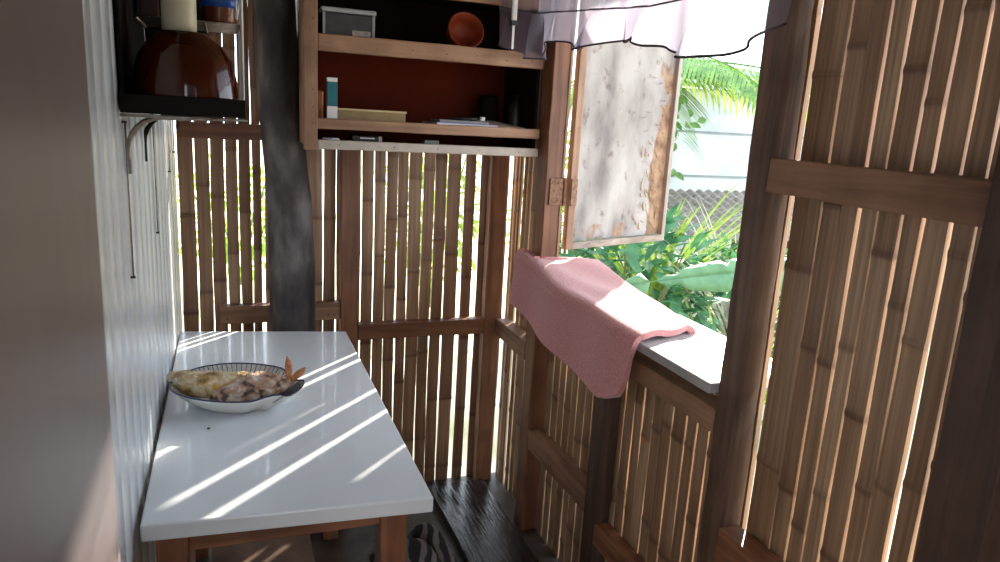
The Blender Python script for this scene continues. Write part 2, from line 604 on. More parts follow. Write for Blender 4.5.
# ------------------------------------------------------------------ window shutter (opened outwards)
SH = empty('window_shutter', (1.080, 2.211, 1.07), 'open wooden window shutter with a pale peeling plywood panel', 'shutter')
ang = math.radians(18.5)
du = Vector((math.cos(ang), math.sin(ang), 0))
dn = Vector((-math.sin(ang), math.cos(ang), 0))
def shp(u, v, z):
    return Vector((1.080, 2.211, 0)) + du * u + dn * v + Vector((0, 0, z))
def sh_box(u0, u1, v0, v1, z0, z1, bm=None):
    bm = bm or bmesh.new()
    vs = box(bm, u0, u1, v0, v1, z0, z1)
    for q in vs:
        q.co = shp(q.co.x, q.co.y, q.co.z)
    return bm
m, nt, b = new_mat('peeling_plywood')
n = N(nt, 'ShaderNodeTexNoise')
n.inputs['Scale'].default_value = 5
n.inputs['Detail'].default_value = 9
nt.links.new(coords(nt, (1.6, 1.6, 0.7)), n.inputs['Vector'])
pale = ramp(nt, n.outputs['Fac'], [(0.34, (0.17, 0.15, 0.15)), (0.47, (0.30, 0.275, 0.27)), (0.60, (0.40, 0.375, 0.37))])
n2 = N(nt, 'ShaderNodeTexNoise')
n2.inputs['Scale'].default_value = 26
n2.inputs['Detail'].default_value = 6
nt.links.new(coords(nt, (1, 1, 0.8)), n2.inputs['Vector'])
spots = ramp(nt, n2.outputs['Fac'], [(0.30, (0.50, 0.42, 0.38)), (0.40, (1, 1, 1))])
mx = N(nt, 'ShaderNodeMix', data_type='RGBA', blend_type='MULTIPLY')
mx.inputs[0].default_value = 0.8
nt.links.new(pale, mx.inputs[6])
nt.links.new(spots, mx.inputs[7])
at = N(nt, 'ShaderNodeAttribute')
at.attribute_name = 'peel'
sp = N(nt, 'ShaderNodeSeparateColor')
nt.links.new(at.outputs['Color'], sp.inputs[0])
n3 = N(nt, 'ShaderNodeTexNoise')
n3.inputs['Scale'].default_value = 12
n3.inputs['Detail'].default_value = 7
nt.links.new(coords(nt, (1, 1, 0.6)), n3.inputs['Vector'])
sm = N(nt, 'ShaderNodeMath', operation='ADD')
nt.links.new(sp.outputs[0], sm.inputs[0])
nt.links.new(n3.outputs['Fac'], sm.inputs[1])
pk = ramp(nt, sm.outputs[0], [(0.92, (0, 0, 0)), (1.0, (1, 1, 1))])
m2 = N(nt, 'ShaderNodeMix', data_type='RGBA')
nt.links.new(pk, m2.inputs[0])
nt.links.new(mx.outputs[2], m2.inputs[6])
raw = ramp(nt, n2.outputs['Fac'], [(0.35, (0.15, 0.075, 0.045)), (0.65, (0.36, 0.23, 0.145))])
nt.links.new(raw, m2.inputs[7])
nt.links.new(m2.outputs[2], b.inputs['Base Color'])
b.inputs['Roughness'].default_value = 0.75
bump(nt, b, n2.outputs['Fac'], 0.3, 0.004)
# panel, subdivided so that the peeled region has its own outline
bm = bmesh.new()
lay = bm.loops.layers.float_color.new('peel')
nu, nz = 26, 36
U0, U1, Z0, Z1 = 0.022, 0.512, 1.095, 2.00
grid = [[bm.verts.new(shp(U0 + (U1 - U0) * i / nu, 0.0, Z0 + (Z1 - Z0) * j / nz)) for j in range(nz + 1)] for i in range(nu + 1)]
def peel(i, j):
    u = i / nu
    z = Z0 + (Z1 - Z0) * j / nz
    k = 0.0
    if u > 0.60:
        edge = (u - 0.60) / 0.40
        k = 0.12 + edge * (0.75 if z < 1.36 else max(0.36, 0.75 - (z - 1.36) * 2.0))
    if z < 1.15:
        k = max(k, 0.42)
    return k
for i in range(nu):
    for j in range(nz):
        f = bm.faces.new((grid[i][j], grid[i + 1][j], grid[i + 1][j + 1], grid[i][j + 1]))
        for l, (a, c) in zip(f.loops, ((i, j), (i + 1, j), (i + 1, j + 1), (i, j + 1))):
            k = peel(a, c)
            l[lay] = (k, k, k, 1)
obj('panel', bm, m, SH, solid=0.006)
# curled strips of torn veneer
rnd = random.Random(8)
M['torn'] = wood('torn_veneer', (0.20, 0.10, 0.06), (0.46, 0.31, 0.21), 'Z')
for k in range(46):
    bm = bmesh.new()
    u = rnd.uniform(0.36, 0.50)
    z = rnd.uniform(1.11, 1.40) if k < 30 else rnd.uniform(1.4, 1.68)
    L = rnd.uniform(0.02, 0.07) * (1.0 if k < 30 else 0.6)
    a = rnd.uniform(1.7, 2.8) if k < 30 else rnd.uniform(2.6, 3.4)
    wd = rnd.uniform(0.002, 0.006)
    pr = None
    for s_ in range(5):
        t = s_ / 4
        uu = u + math.cos(a) * L * t
        zz = z + math.sin(a) * L * t
        v0 = -0.004 - 0.014 * t * t
        p = shp(uu, v0, zz)
        q = shp(uu + wd * (1 - t * 0.7), v0 - 0.001, zz + wd * 0.5)
        cur = (bm.verts.new(p), bm.verts.new(q))
        if pr:
            bm.faces.new((pr[0], pr[1], cur[1], cur[0]))
        pr = cur
    obj('torn_veneer', bm, M['torn'], SH, solid=0.001)
bm = bmesh.new()
sh_box(-0.006, 0.026, -0.026, -0.0035, 1.07, 2.02, bm)
obj('frame_stile', bm, M['pinZ'], SH, bev=0.002)
bm = bmesh.new()
sh_box(0.512, 0.532, -0.020, 0.004, 1.07, 2.02, bm)
obj('frame_stile', bm, M['palZ'], SH, bev=0.002)
fr = obj('frame_rail', sh_box(0.027, 0.511, -0.024, -0.0035, 1.07, 1.094), M['palX'], SH, bev=0.002)
obj('frame_rail', sh_box(0.027, 0.511, -0.024, -0.0035, 1.998, 2.02), M['pinX'], SH, bev=0.002)
for z in (1.16, 1.32, 1.48, 1.62, 1.78):
    nails(SH, [tuple(shp(0.013, -0.0262, z))], tuple(-dn), 0.0022)
# hinge on the near face of the jamb post
HG = obj('hinge', boxb(1.014, 1.062, 2.198, 2.2035, 1.222, 1.312), M['rust'], SH, bev=0.0015)
obj('hinge_pin', (lambda b_: (tube(b_, [(1.068, 2.198, 1.22), (1.068, 2.198, 1.315)], 0.0055, 10), b_)[1])(bmesh.new()), M['rust'], SH, smooth=False)
obj('hinge_plate', sh_box(-0.004, 0.024, -0.031, -0.0265, 1.222, 1.312), M['rust'], SH, bev=0.001)
nails(SH, [(1.023, 2.198, 1.240), (1.023, 2.198, 1.296), (1.045, 2.198, 1.240), (1.045, 2.198, 1.296)], (0, -1, 0), 0.003)

# ------------------------------------------------------------------ pink towel folded over the sill
m, nt, b = new_mat('pink_terry')
n = N(nt, 'ShaderNodeTexNoise')
n.inputs['Scale'].default_value = 260
n.inputs['Detail'].default_value = 3
nt.links.new(coords(nt), n.inputs['Vector'])
nt.links.new(ramp(nt, n.outputs['Fac'], [(0.3, (0.50, 0.17, 0.17)), (0.7, (0.74, 0.33, 0.32))]), b.inputs['Base Color'])
b.inputs['Roughness'].default_value = 0.95
b.inputs['Sheen Weight'].default_value = 0.5
bump(nt, b, n.outputs['Fac'], 0.8, 0.004)
M['towel'] = m
def towel():
    bm = bmesh.new()
    # cross section from the inner hanging edge, up over the sill and out; s in 0..1
    ny = 46
    ya, yb = 1.50, 2.315
    rows = []
    T = 0.020
    for i in range(ny + 1):
        t = i / ny
        yy = ya + (yb - ya) * t
        if 2.185 < yy < 2.203:
            yy = 2.186 if yy < 2.194 else 2.199
        tucked = yy > 2.195
        drop = 0.757 + (0.855 - 0.757) * min(1, t / 0.95)       # bottom edge on the room side
        if t < 0.10:
            drop += (0.10 - t) * 0.5
        zt = 0.988 + 0.060 * (t ** 1.3) + 0.005 * math.sin(t * 9)
        pts = []
        inx = 0.952 - 0.012 * math.sin(t * PI) - 0.006 * math.sin(t * 14)
        shear = 0.0
        # inner side, bottom to top
        for k in range(9):
            u = k / 8
            z = drop + (zt - 0.035 - drop) * u
            x = inx + 0.012 * math.sin(u * 2.6) * (1 - u) - 0.010 * (1 - u) + 0.004 * math.sin(6 * u + 9 * t)
            pts.append((x, yy + 0.045 * (1 - u) * (1 - t) * 1.0 - 0.0, z))
        # rounded shoulder
        for k in range(1, 6):
            a = k / 5 * PI / 2
            pts.append((inx + 0.035 * (1 - math.cos(a)), yy, zt - 0.035 + 0.035 * math.sin(a)))
        # top
        for k in range(1, 8):
            u = k / 7
            pts.append((inx + 0.035 + (1.205 - 0.055 * (1 - t) ** 2 - inx - 0.035) * u, yy + 0.05 * u * (1 - t), zt - 0.004 * u + 0.005 * math.sin(u * 7 + t * 11)))
        lx = pts[-1][0]
        ly = pts[-1][1]
        for k in range(1, 6):
            a = k / 5 * PI / 2
            pts.append((lx + 0.03 * math.sin(a), ly, zt - 0.004 - 0.03 * (1 - math.cos(a))))
        for k in range(1, 5):
            pts.append((lx + 0.031, ly, zt - 0.034 - 0.10 * k / 4))
        if tucked:
            pts = [(min(p[0], 0.978 + 0.001 * (p[0] - 0.97)), min(p[1], 2.315), max(p[2], zt - 0.03) if q > 13 else p[2]) for q, p in enumerate(pts)]
        rows.append([bm.verts.new(p) for p in pts])
    n_ = len(rows[0])
    for i in range(ny):
        for j in range(n_ - 1):
            bm.faces.new((rows[i][j], rows[i + 1][j], rows[i + 1][j + 1], rows[i][j + 1]))
    return bm
tw = obj('towel', towel(), M['towel'], smooth=True)
md = tw.modifiers.new('thick', 'SOLIDIFY'); md.thickness = 0.018; md.offset = -1
md = tw.modifiers.new('bevel', 'BEVEL'); md.width = 0.006; md.segments = 3; md.limit_method = 'ANGLE'
md = tw.modifiers.new('subd', 'SUBSURF'); md.levels = md.render_levels = 1
tag(tw, 'pink towel folded over the window sill', 'towel')

# ------------------------------------------------------------------ ruffled valance curtain
m, nt, b = new_mat('sheer_mauve_cloth')
out = nt.nodes['Material Output']
b.inputs['Base Color'].default_value = (0.17, 0.125, 0.16, 1)
b.inputs['Roughness'].default_value = 0.55
b.inputs['Sheen Weight'].default_value = 0.4
tl = N(nt, 'ShaderNodeBsdfTranslucent')
tl.inputs['Color'].default_value = (0.42, 0.39, 0.50, 1)
tr = N(nt, 'ShaderNodeBsdfTransparent')
tr.inputs['Color'].default_value = (0.95, 0.93, 0.96, 1)
wv = N(nt, 'ShaderNodeTexNoise')
wv.inputs['Scale'].default_value = 120
nt.links.new(coords(nt), wv.inputs['Vector'])
bump(nt, b, wv.outputs['Fac'], 0.2, 0.002)
a1 = N(nt, 'ShaderNodeMixShader')
a1.inputs[0].default_value = 0.55
nt.links.new(b.outputs[0], a1.inputs[1])
nt.links.new(tl.outputs[0], a1.inputs[2])
a2 = N(nt, 'ShaderNodeMixShader')
a2.inputs[0].default_value = 0.40
nt.links.new(a1.outputs[0], a2.inputs[1])
nt.links.new(tr.outputs[0], a2.inputs[2])
nt.links.new(a2.outputs[0], out.inputs['Surface'])
M['sheer'] = m
hem = [(0.00, 1.722), (0.035, 1.716), (0.07, 1.700), (0.105, 1.688), (0.15, 1.700), (0.21, 1.722), (0.30, 1.715), (0.37, 1.700), (0.43, 1.683), (0.50, 1.702), (0.585, 1.708),
       (0.64, 1.678), (0.76, 1.650), (0.84, 1.647), (0.89, 1.663), (0.945, 1.676), (1.0, 1.688)]
def hemz(t_):
    for (a, za), (c, zc) in zip(hem, hem[1:]):
        if a <= t_ <= c:
            t = (t_ - a) / (c - a)
            return za + (zc - za) * t
    return hem[-1][1]
def cpath(t):
    """the curtain turns in front of the shelf's right end, then runs along the window"""
    L1, L2 = 0.13, 1.135
    d = t * (L1 + L2)
    if d < L1:
        k = d / L1
        return (0.805 + 0.115 * k, 2.222 - 0.022 * k, 0.25, 1.0)
    return (0.930, 2.195 - (d - L1), 1.0, 0.0)
CV = empty('valance_curtain', (0.95, 1.85, 1.90), 'sheer grey mauve ruffled curtain valance with dark piping hanging across the window top', 'curtain')
def pleat(t, v):
    """t along the curtain, v = 0 at the top, 1 at the hem: a gathered sheet whose folds overlap"""
    ph = 2 * PI * (6.8 * t - 1.5 * t * t) + 0.9 * math.sin(t * 9)
    am = (0.005 + 0.036 * v ** 0.8) * (0.72 + 0.4 * math.sin(t * 15 + 1))
    px_, py_, nx_, ny_ = cpath(t)
    side = am * 1.25 * (1 - 0.55 * t) * math.sin(ph * 2 + 0.5)
    if ny_ > 0:
        am *= 0.45
    xx = px_ + am * math.cos(ph) * nx_ - 0.012 * v + side * ny_ * 0.5
    yy = py_ - abs(am * ny_ * math.cos(ph)) * 0.6 + side * (1 - ny_)
    return xx, yy
bm = bmesh.new()
nt_, nv = 260, 12
G = []
for i in range(nt_ + 1):
    t = i / nt_
    colv = []
    for j in range(nv + 1):
        v = j / nv
        xx, yy = pleat(t, v)
        zb = hemz(t) + 0.006 * math.sin(t * 2 * PI * 4.5 + 1)
        zt_ = 1.835 - 0.065 * min(1, t * 1.6)
        z = zt_ + (zb - zt_) * v
        colv.append(bm.verts.new((xx, yy, z)))
    G.append(colv)
for i in range(nt_):
    for j in range(nv):
        bm.faces.new((G[i][j], G[i + 1][j], G[i + 1][j + 1], G[i][j + 1]))
hempts = [tuple(G[i][nv].co) for i in range(0, nt_ + 1, 2)]
toppts = [tuple(G[i][0].co) for i in range(0, nt_ + 1, 2)]
obj('ruffle', bm, M['sheer'], CV, smooth=True)
M['piping'] = plain('dark_piping', (0.045, 0.03, 0.04), 0.7)
bm = bmesh.new()
tube(bm, hempts, 0.0028, 6)
obj('hem_piping', bm, M['piping'], CV, smooth=True)
bm = bmesh.new()
tube(bm, toppts, 0.0022, 6)
obj('seam_piping', bm, M['piping'], CV, smooth=True)
bm = bmesh.new()
G = []
for i in range(nt_ + 1):
    t = i / nt_
    colv = []
    for j in range(7):
        v = j / 6
        ph = t * 2 * PI * 12
        am = 0.012 * (1 - 0.5 * v)
        px_, py_, nx_, ny_ = cpath(t)
        zt_ = 1.835 - 0.065 * min(1, t * 1.6)
        colv.append(bm.verts.new((px_ + am * math.cos(ph) * nx_, py_ + am * 0.5 * math.sin(2 * ph) - 0.004 * ny_, 2.02 + (zt_ - 2.02) * v)))
    G.append(colv)
for i in range(nt_):
    for j in range(6):
        bm.faces.new((G[i][j], G[i + 1][j], G[i + 1][j + 1], G[i][j + 1]))
obj('heading', bm, M['sheer'], CV, smooth=True)
bm = bmesh.new()
tube(bm, [(0.930, 1.02, 2.03), (0.930, 2.19, 2.03), (0.915, 2.215, 2.03), (0.79, 2.228, 2.03)], 0.007, 10)
tag(obj('curtain_rod', bm, M['steel'], smooth=True), 'thin steel curtain rod above the ruffled valance', 'curtain rod')
# a bright plastic strap hanging in the valance
bm = bmesh.new()
rbox(bm, (0.838, 2.165, 1.865), (0.016, 0.012, 0.15))
ST = obj('hanging_strap', bm, M['white'], bev=0.003)
tag(ST, 'short white plastic strap with a black clip hanging at the left end of the valance', 'strap')
obj('clip', (lambda b_: (rbox(b_, (0.838, 2.165, 1.783), (0.022, 0.016, 0.014)), b_)[1])(bmesh.new()), M['black'], ST, bev=0.002)
obj('ribbon', (lambda b_: (rbox(b_, (0.838, 2.165, 1.742), (0.007, 0.002, 0.07)), b_)[1])(bmesh.new()), M['white'], ST)

# ------------------------------------------------------------------ trunk post
bm = bmesh.new()
path = [(0.0, 0.206, 2.531, .076), (0.35, 0.208, 2.531, .076), (0.75, 0.212, 2.531, .075), (0.95, 0.210, 2.531, .075), (1.18, 0.202, 2.528, .073),
        (1.36, 0.184, 2.510, .070), (1.46, 0.173, 2.508, .067), (1.64, 0.164, 2.508, .066), (1.82, 0.158, 2.508, .064), (2.0, 0.15, 2.508, .062), (2.19, 0.145, 2.508, .062)]
def interp(z):
    for a, c in zip(path, path[1:]):
        if a[0] <= z <= c[0]:
            t = (z - a[0]) / (c[0] - a[0])
            t = t * t * (3 - 2 * t) if False else t
            return [a[k] + (c[k] - a[k]) * t for k in (1, 2, 3)]
    return list(path[-1][1:])
rings = []
SEG = 36
nzs = 90
for i in range(nzs + 1):
    z = 2.19 * i / nzs
    x, y_, r_ = interp(z)
    ring = []
    for k in range(SEG):
        a = 2 * PI * k / SEG
        d = noise.noise(Vector((math.cos(a) * 1.6, math.sin(a) * 1.6, z * 2.5))) * 0.006
        d += noise.noise(Vector((math.cos(a) * 5, math.sin(a) * 5, z * 7))) * 0.004
        d -= 0.007 * max(0, 1 - abs(((a - 5.3 + 0.25 * math.sin(z * 6) + PI) % (2 * PI)) - PI) / 0.16)
        ring.append(bm.verts.new((x + (r_ + d) * math.cos(a), y_ + (r_ + d) * math.sin(a), z)))
    rings.append(ring)
for i in range(nzs):
    for j in range(SEG):
        bm.faces.new((rings[i][j], rings[i][(j + 1) % SEG], rings[i + 1][(j + 1) % SEG], rings[i + 1][j]))
cap(bm, rings[0], True)
cap(bm, rings[-1])
tag(obj('tree_trunk_post', bm, M['trunk'], smooth=True), 'dark crooked tree trunk used as a post behind the table', 'trunk post')

# ------------------------------------------------------------------ table
TB = empty('table', (0.105, 1.89, 0.0), 'white topped wooden dining table against the left wall', 'table')
m, nt, b = new_mat('white_tabletop')
n = N(nt, 'ShaderNodeTexNoise')
n.inputs['Scale'].default_value = 3.0
n.inputs['Detail'].default_value = 5
nt.links.new(coords(nt), n.inputs['Vector'])
nt.links.new(ramp(nt, n.outputs['Fac'], [(0.3, (0.70, 0.74, 0.78)), (0.7, (0.78, 0.82, 0.86))]), b.inputs['Base Color'])
b.inputs['Roughness'].default_value = 0.28
b.inputs['Coat Weight'].default_value = 0.3
bm = bmesh.new()
c4 = [(-0.160, 1.300), (0.375, 1.262), (0.377, 2.412), (-0.152, 2.505)]
lo = [bm.verts.new((x, y_, 0.716)) for x, y_ in c4]
hi = [bm.verts.new((x, y_, 0.750)) for x, y_ in c4]
bm.faces.new(lo[::-1])
bm.faces.new(hi)
for k in range(4):
    bm.faces.new((lo[k], lo[(k + 1) % 4], hi[(k + 1) % 4], hi[k]))
obj('tabletop', bm, m, TB, bev=0.004)
for (x0, y0, mt) in ((-0.140, 1.335, 'red'), (0.285, 1.330, 'red'), (-0.140, 2.335, 'red'), (0.290, 2.335, 'red')):
    beam('leg', (x0, x0 + 0.055, y0, y0 + 0.055, 0.0, 0.715), M['redZ'], parent=TB)
beam('apron', (-0.084, 0.284, 1.345, 1.370, 0.655, 0.715), M['redX'], parent=TB)
beam('apron', (-0.084, 0.289, 2.350, 2.375, 0.655, 0.715), M['redX'], parent=TB)
beam('apron', (-0.135, -0.110, 1.392, 2.334, 0.655, 0.715), M['redY'], parent=TB)
beam('apron', (0.305, 0.330, 1.387, 2.334, 0.655, 0.715), M['redY'], parent=TB)
beam('stretcher', (-0.084, 0.284, 1.35, 1.375, 0.20, 0.24), M['redX'], parent=TB)
beam('stretcher', (-0.135, -0.110, 1.392, 2.334, 0.20, 0.24), M['redY'], parent=TB)

# ------------------------------------------------------------------ fish dish
PC = Vector((0.012, 1.838, 0.750))
PA = math.radians(-24)
pu = Vector((math.cos(PA), math.sin(PA), 0))
pv = Vector((-math.sin(PA), math.cos(PA), 0))
def outline(a):
    """leaf / fish shaped rim: pointed at the left, flared tail at the right"""
    c, s_ = math.cos(a), math.sin(a)
    x = 0.158 * c
    wdt = 0.122 * abs(s_) ** 0.85
    if c > 0.55:
        k = (c - 0.55) / 0.45
        wdt *= 1 - 0.35 * math.sin(k * PI)
        x += 0.010 * k
    if c > 0.86:
        wdt += 0.020 * math.sqrt(max(0, (c - 0.86) / 0.14)) * (abs(s_) * 2)
    return x, wdt * (1 if s_ >= 0 else -1)
DISH = []
bm = bmesh.new()
SEG = 72
prof = [(0.50, 0.000), (0.52, 0.000), (0.62, 0.006), (0.80, 0.020), (0.95, 0.036), (1.00, 0.042), (0.985, 0.044), (0.93, 0.038), (0.78, 0.024), (0.60, 0.011), (0.45, 0.007)]
rings = []
for s_, z in prof:
    ring = []
    for k in range(SEG):
        a = 2 * PI * k / SEG
        x, y_ = outline(a)
        rib = 0.0016 * math.sin(a * 36) if 0.6 < s_ < 0.97 else 0
        p = PC + pu * (x * s_) + pv * (y_ * s_) + Vector((0, 0, z * (1.25 + 0.22 * max(0, math.sin(a)) * (math.cos(a) < 0.7)) + rib * (0.4 if s_ > 0.9 else 1)))
        ring.append(bm.verts.new(p))
    rings.append(ring)
for i in range(len(prof) - 1):
    for j in range(SEG):
        f = bm.faces.new((rings[i][j], rings[i][(j + 1) % SEG], rings[i + 1][(j + 1) % SEG], rings[i + 1][j]))
        f.material_index = 0
cap(bm, rings[0], True)
cap(bm, rings[-1])
# inner face: fine blue radial strokes near the rim
m, nt, b = new_mat('white_glazed_dish')
b.inputs['Base Color'].default_value = (0.74, 0.74, 0.70, 1)
b.inputs['Roughness'].default_value = 0.15
nn = N(nt, 'ShaderNodeTexNoise')
nn.inputs['Scale'].default_value = 8
nt.links.new(coords(nt), nn.inputs['Vector'])
nt.links.new(ramp(nt, nn.outputs['Fac'], [(0.3, (0.66, 0.66, 0.62)), (0.7, (0.76, 0.76, 0.73))]), b.inputs['Base Color'])
dish = obj('fish_shaped_dish', bm, m, smooth=True)
tag(dish, 'white fish shaped dish with dark rim holding the fried fish on the table', 'dish')
M['ink'] = plain('dark_blue_glaze', (0.03, 0.04, 0.09), 0.2)
bm = bmesh.new()
rp = []
for k in range(SEG + 1):
    x, y_ = outline(2 * PI * k / SEG)
    rp.append(PC + pu * (x * 0.994) + pv * (y_ * 0.994) + Vector((0, 0, 0.0440 * (1.25 + 0.22 * max(0, math.sin(2 * PI * k / SEG)) * (math.cos(2 * PI * k / SEG) < 0.7)))))
tube(bm, rp, 0.0022, 6)
obj('rim', bm, M['ink'], dish, smooth=True)
bm = bmesh.new()
for k in range(0, SEG):
    a = 2 * PI * (k + 0.5) / SEG
    if math.sin(a) < -0.2 and math.cos(a) < 0.6:
        continue
    x, y_ = outline(a)
    pts = [PC + pu * (x * s_) + pv * (y_ * s_) + Vector((0, 0, z * (1.25 + 0.22 * max(0, math.sin(a)) * (math.cos(a) < 0.7)) + 0.0012)) for s_, z in ((0.62, 0.0125), (0.78, 0.024), (0.93, 0.038), (0.97, 0.0425))]
    tube(bm, pts, 0.0010, 4)
obj('blue_stroke', bm, M['ink'], dish)

def fish_mat(name, cols, scale=22):
    m, nt, b = new_mat(name)
    n = N(nt, 'ShaderNodeTexNoise')
    n.inputs['Scale'].default_value = scale
    n.inputs['Detail'].default_value = 7
    n.inputs['Distortion'].default_value = 0.25
    nt.links.new(coords(nt), n.inputs['Vector'])
    k = len(cols)
    nt.links.new(ramp(nt, n.outputs['Fac'], [(0.30 + 0.40 * i / (k - 1), c) for i, c in enumerate(cols)]), b.inputs['Base Color'])
    b.inputs['Roughness'].default_value = 0.42
    n2 = N(nt, 'ShaderNodeTexNoise')
    n2.inputs['Scale'].default_value = 90
    n2.inputs['Detail'].default_value = 4
    nt.links.new(coords(nt), n2.inputs['Vector'])
    bump(nt, b, n2.outputs['Fac'], 1.0, 0.008)
    return m
M['fgold'] = fish_mat('fried_fish_golden', [(0.05, 0.03, 0.015), (0.50, 0.30, 0.09), (0.72, 0.62, 0.44), (0.62, 0.34, 0.06), (0.22, 0.18, 0.14)], 17)
M['fgrey'] = fish_mat('fried_fish_crust', [(0.015, 0.012, 0.01), (0.10, 0.06, 0.045), (0.50, 0.30, 0.20), (0.60, 0.46, 0.37), (0.74, 0.71, 0.68)], 42)
M['ftail'] = fish_mat('fried_tail', [(0.28, 0.09, 0.04), (0.55, 0.20, 0.07), (0.65, 0.30, 0.12)], 40)
def loft(bm, sections, seg=28, seed=1, rough=0.003):
    """sections = [(u, v, z, half-width, half-height)] in dish coordinates"""
    rings = []
    for (u, v, z, hw, hh) in sections:
        ring = []
        for k in range(seg):
            a = 2 * PI * k / seg
            d = 1 + 0.16 * noise.noise(Vector((u * 45, math.cos(a) * 1.8 + seed, math.sin(a) * 1.8)))
            d += 0.08 * noise.noise(Vector((u * 130, math.cos(a) * 5 + seed, math.sin(a) * 5)))
            p = PC + pu * u + pv * (v + hw * d * math.cos(a)) + Vector((0, 0, z + hh * d * math.sin(a)))
            ring.append(bm.verts.new(p))
        rings.append(ring)
    for i in range(len(rings) - 1):
        for j in range(seg):
            bm.faces.new((rings[i][j], rings[i][(j + 1) % seg], rings[i + 1][(j + 1) % seg], rings[i + 1][j]))
    cap(bm, rings[0], True)
    cap(bm, rings[-1])
def dense(secs, n=4):
    out = []
    for a, c in zip(secs, secs[1:]):
        for k in range(n):
            t = k / n
            t2 = t * t * (3 - 2 * t)
            out.append(tuple(a[i] + (c[i] - a[i]) * (t if i == 0 else t2) for i in range(5)))
    out.append(secs[-1])
    return out
bm = bmesh.new()
loft(bm, dense([(-0.176, -0.004, 0.062, 0.004, 0.006), (-0.165, -0.006, 0.060, 0.016, 0.016), (-0.130, -0.012, 0.055, 0.030, 0.026), (-0.095, -0.016, 0.052, 0.040, 0.031),
                (-0.055, -0.020, 0.054, 0.042, 0.032), (-0.020, -0.012, 0.060, 0.038, 0.028), (0.015, 0.000, 0.068, 0.026, 0.018), (0.040, 0.010, 0.074, 0.010, 0.008), (0.052, 0.014, 0.076, 0.003, 0.003)]), seed=2)
F1 = obj('fried_fish_piece', bm, M['fgold'], smooth=True)
tag(F1, 'golden fried fish head half at the left end of the dish', 'fish')
bm = bmesh.new()
for s_ in (-1,):
    rings = lathe(bm, PC + pu * -0.138 + pv * -0.036 + Vector((0, 0, 0.066)), [(0.0065, -0.001), (0.006, 0.003), (0.003, 0.005)], 12, Matrix.Rotation(PI / 2, 3, pu))
    cap(bm, rings[-1])
obj('eye', bm, M['paper'], F1, smooth=True)
bm = bmesh.new()
for k in range(7):                                                # gill fin
    a = -0.6 + k * 0.2
    p0 = PC + pu * -0.085 + pv * -0.050 + Vector((0, 0, 0.055))
    p1 = p0 + pu * (0.045 * math.cos(a)) + Vector((0, 0, 0.03 * math.sin(a))) + pv * -0.006
    tube(bm, [p0, (p0 + p1) / 2 + pv * -0.003, p1], [0.002, 0.002, 0.0008], 5)
obj('fin', bm, M['fgold'], F1, smooth=True)
bm = bmesh.new()
loft(bm, dense([(-0.040, -0.052, 0.030, 0.010, 0.010), (-0.030, -0.048, 0.034, 0.028, 0.020), (0.000, -0.040, 0.040, 0.042, 0.028), (0.040, -0.020, 0.050, 0.048, 0.040),
                (0.075, -0.008, 0.054, 0.046, 0.040), (0.105, -0.002, 0.056, 0.034, 0.031), (0.126, 0.002, 0.060, 0.018, 0.016), (0.141, 0.004, 0.070, 0.009, 0.009)]), seed=7)
F2 = obj('fried_fish_piece', bm, M['fgrey'], smooth=True)
tag(F2, 'brown crusted fish tail half with forked orange tail at the right end of the dish', 'fish')
bm = bmesh.new()
root = PC + pu * 0.138 + pv * 0.004 + Vector((0, 0, 0.070))
def fin_blade(bm, root, tip, w0, w1, nrm):
    d = (tip - root)
    sd = d.cross(nrm).normalized()
    rows = []
    for k in range(7):
        t = k / 6
        c = root + d * t + nrm * (0.004 * math.sin(t * PI))
        wd = w0 + (w1 - w0) * math.sin(min(1, t * 1.5) * PI / 2) if t < 0.6 else w1 * (1 - (t - 0.6) / 0.4) ** 0.7 + 0.0006
        rows.append([bm.verts.new(c + sd * wd * s_ + nrm * (0.0018 * math.cos(s_ * 9))) for s_ in (-1, -0.5, 0, 0.5, 1)])
    for i in range(6):
        for j in range(4):
            bm.faces.new((rows[i][j], rows[i][j + 1], rows[i + 1][j + 1], rows[i + 1][j]))
fin_blade(bm, root, root + pu * 0.000 + pu * -0.006 + Vector((0.0, 0, 0.066)), 0.005, 0.0085, Vector((0, -1, 0)))
fin_blade(bm, root, root + pu * 0.040 + Vector((0, 0, 0.040)), 0.005, 0.009, Vector((0, -1, 0)))
obj('tail_fin', bm, M['ftail'], F2, smooth=True, solid=0.0025)
bm = bmesh.new()
for k in range(9):
    u = 0.02 + k * 0.010
    p0 = PC + pu * u + pv * (0.020 + 0.001 * k) + Vector((0, 0, 0.066))
    tube(bm, [p0, p0 + Vector((0.004, 0.010, 0.010))], [0.0016, 0.0008], 5)
obj('back_fin', bm, M['fgrey'], F2, smooth=True)
# crumb on the table
bm = bmesh.new()
bmesh.ops.create_icosphere(bm, subdivisions=2, radius=0.0035, matrix=Matrix.Translation((-0.052, 1.695, 0.753)))
for v in bm.verts:
    v.co.z = 0.7515 + (v.co.z - 0.753) * 0.6 + 0.0008
tag(obj('crumb', bm, M['black'], smooth=True), 'tiny dark crumb on the white table in front of the dish', 'crumb')

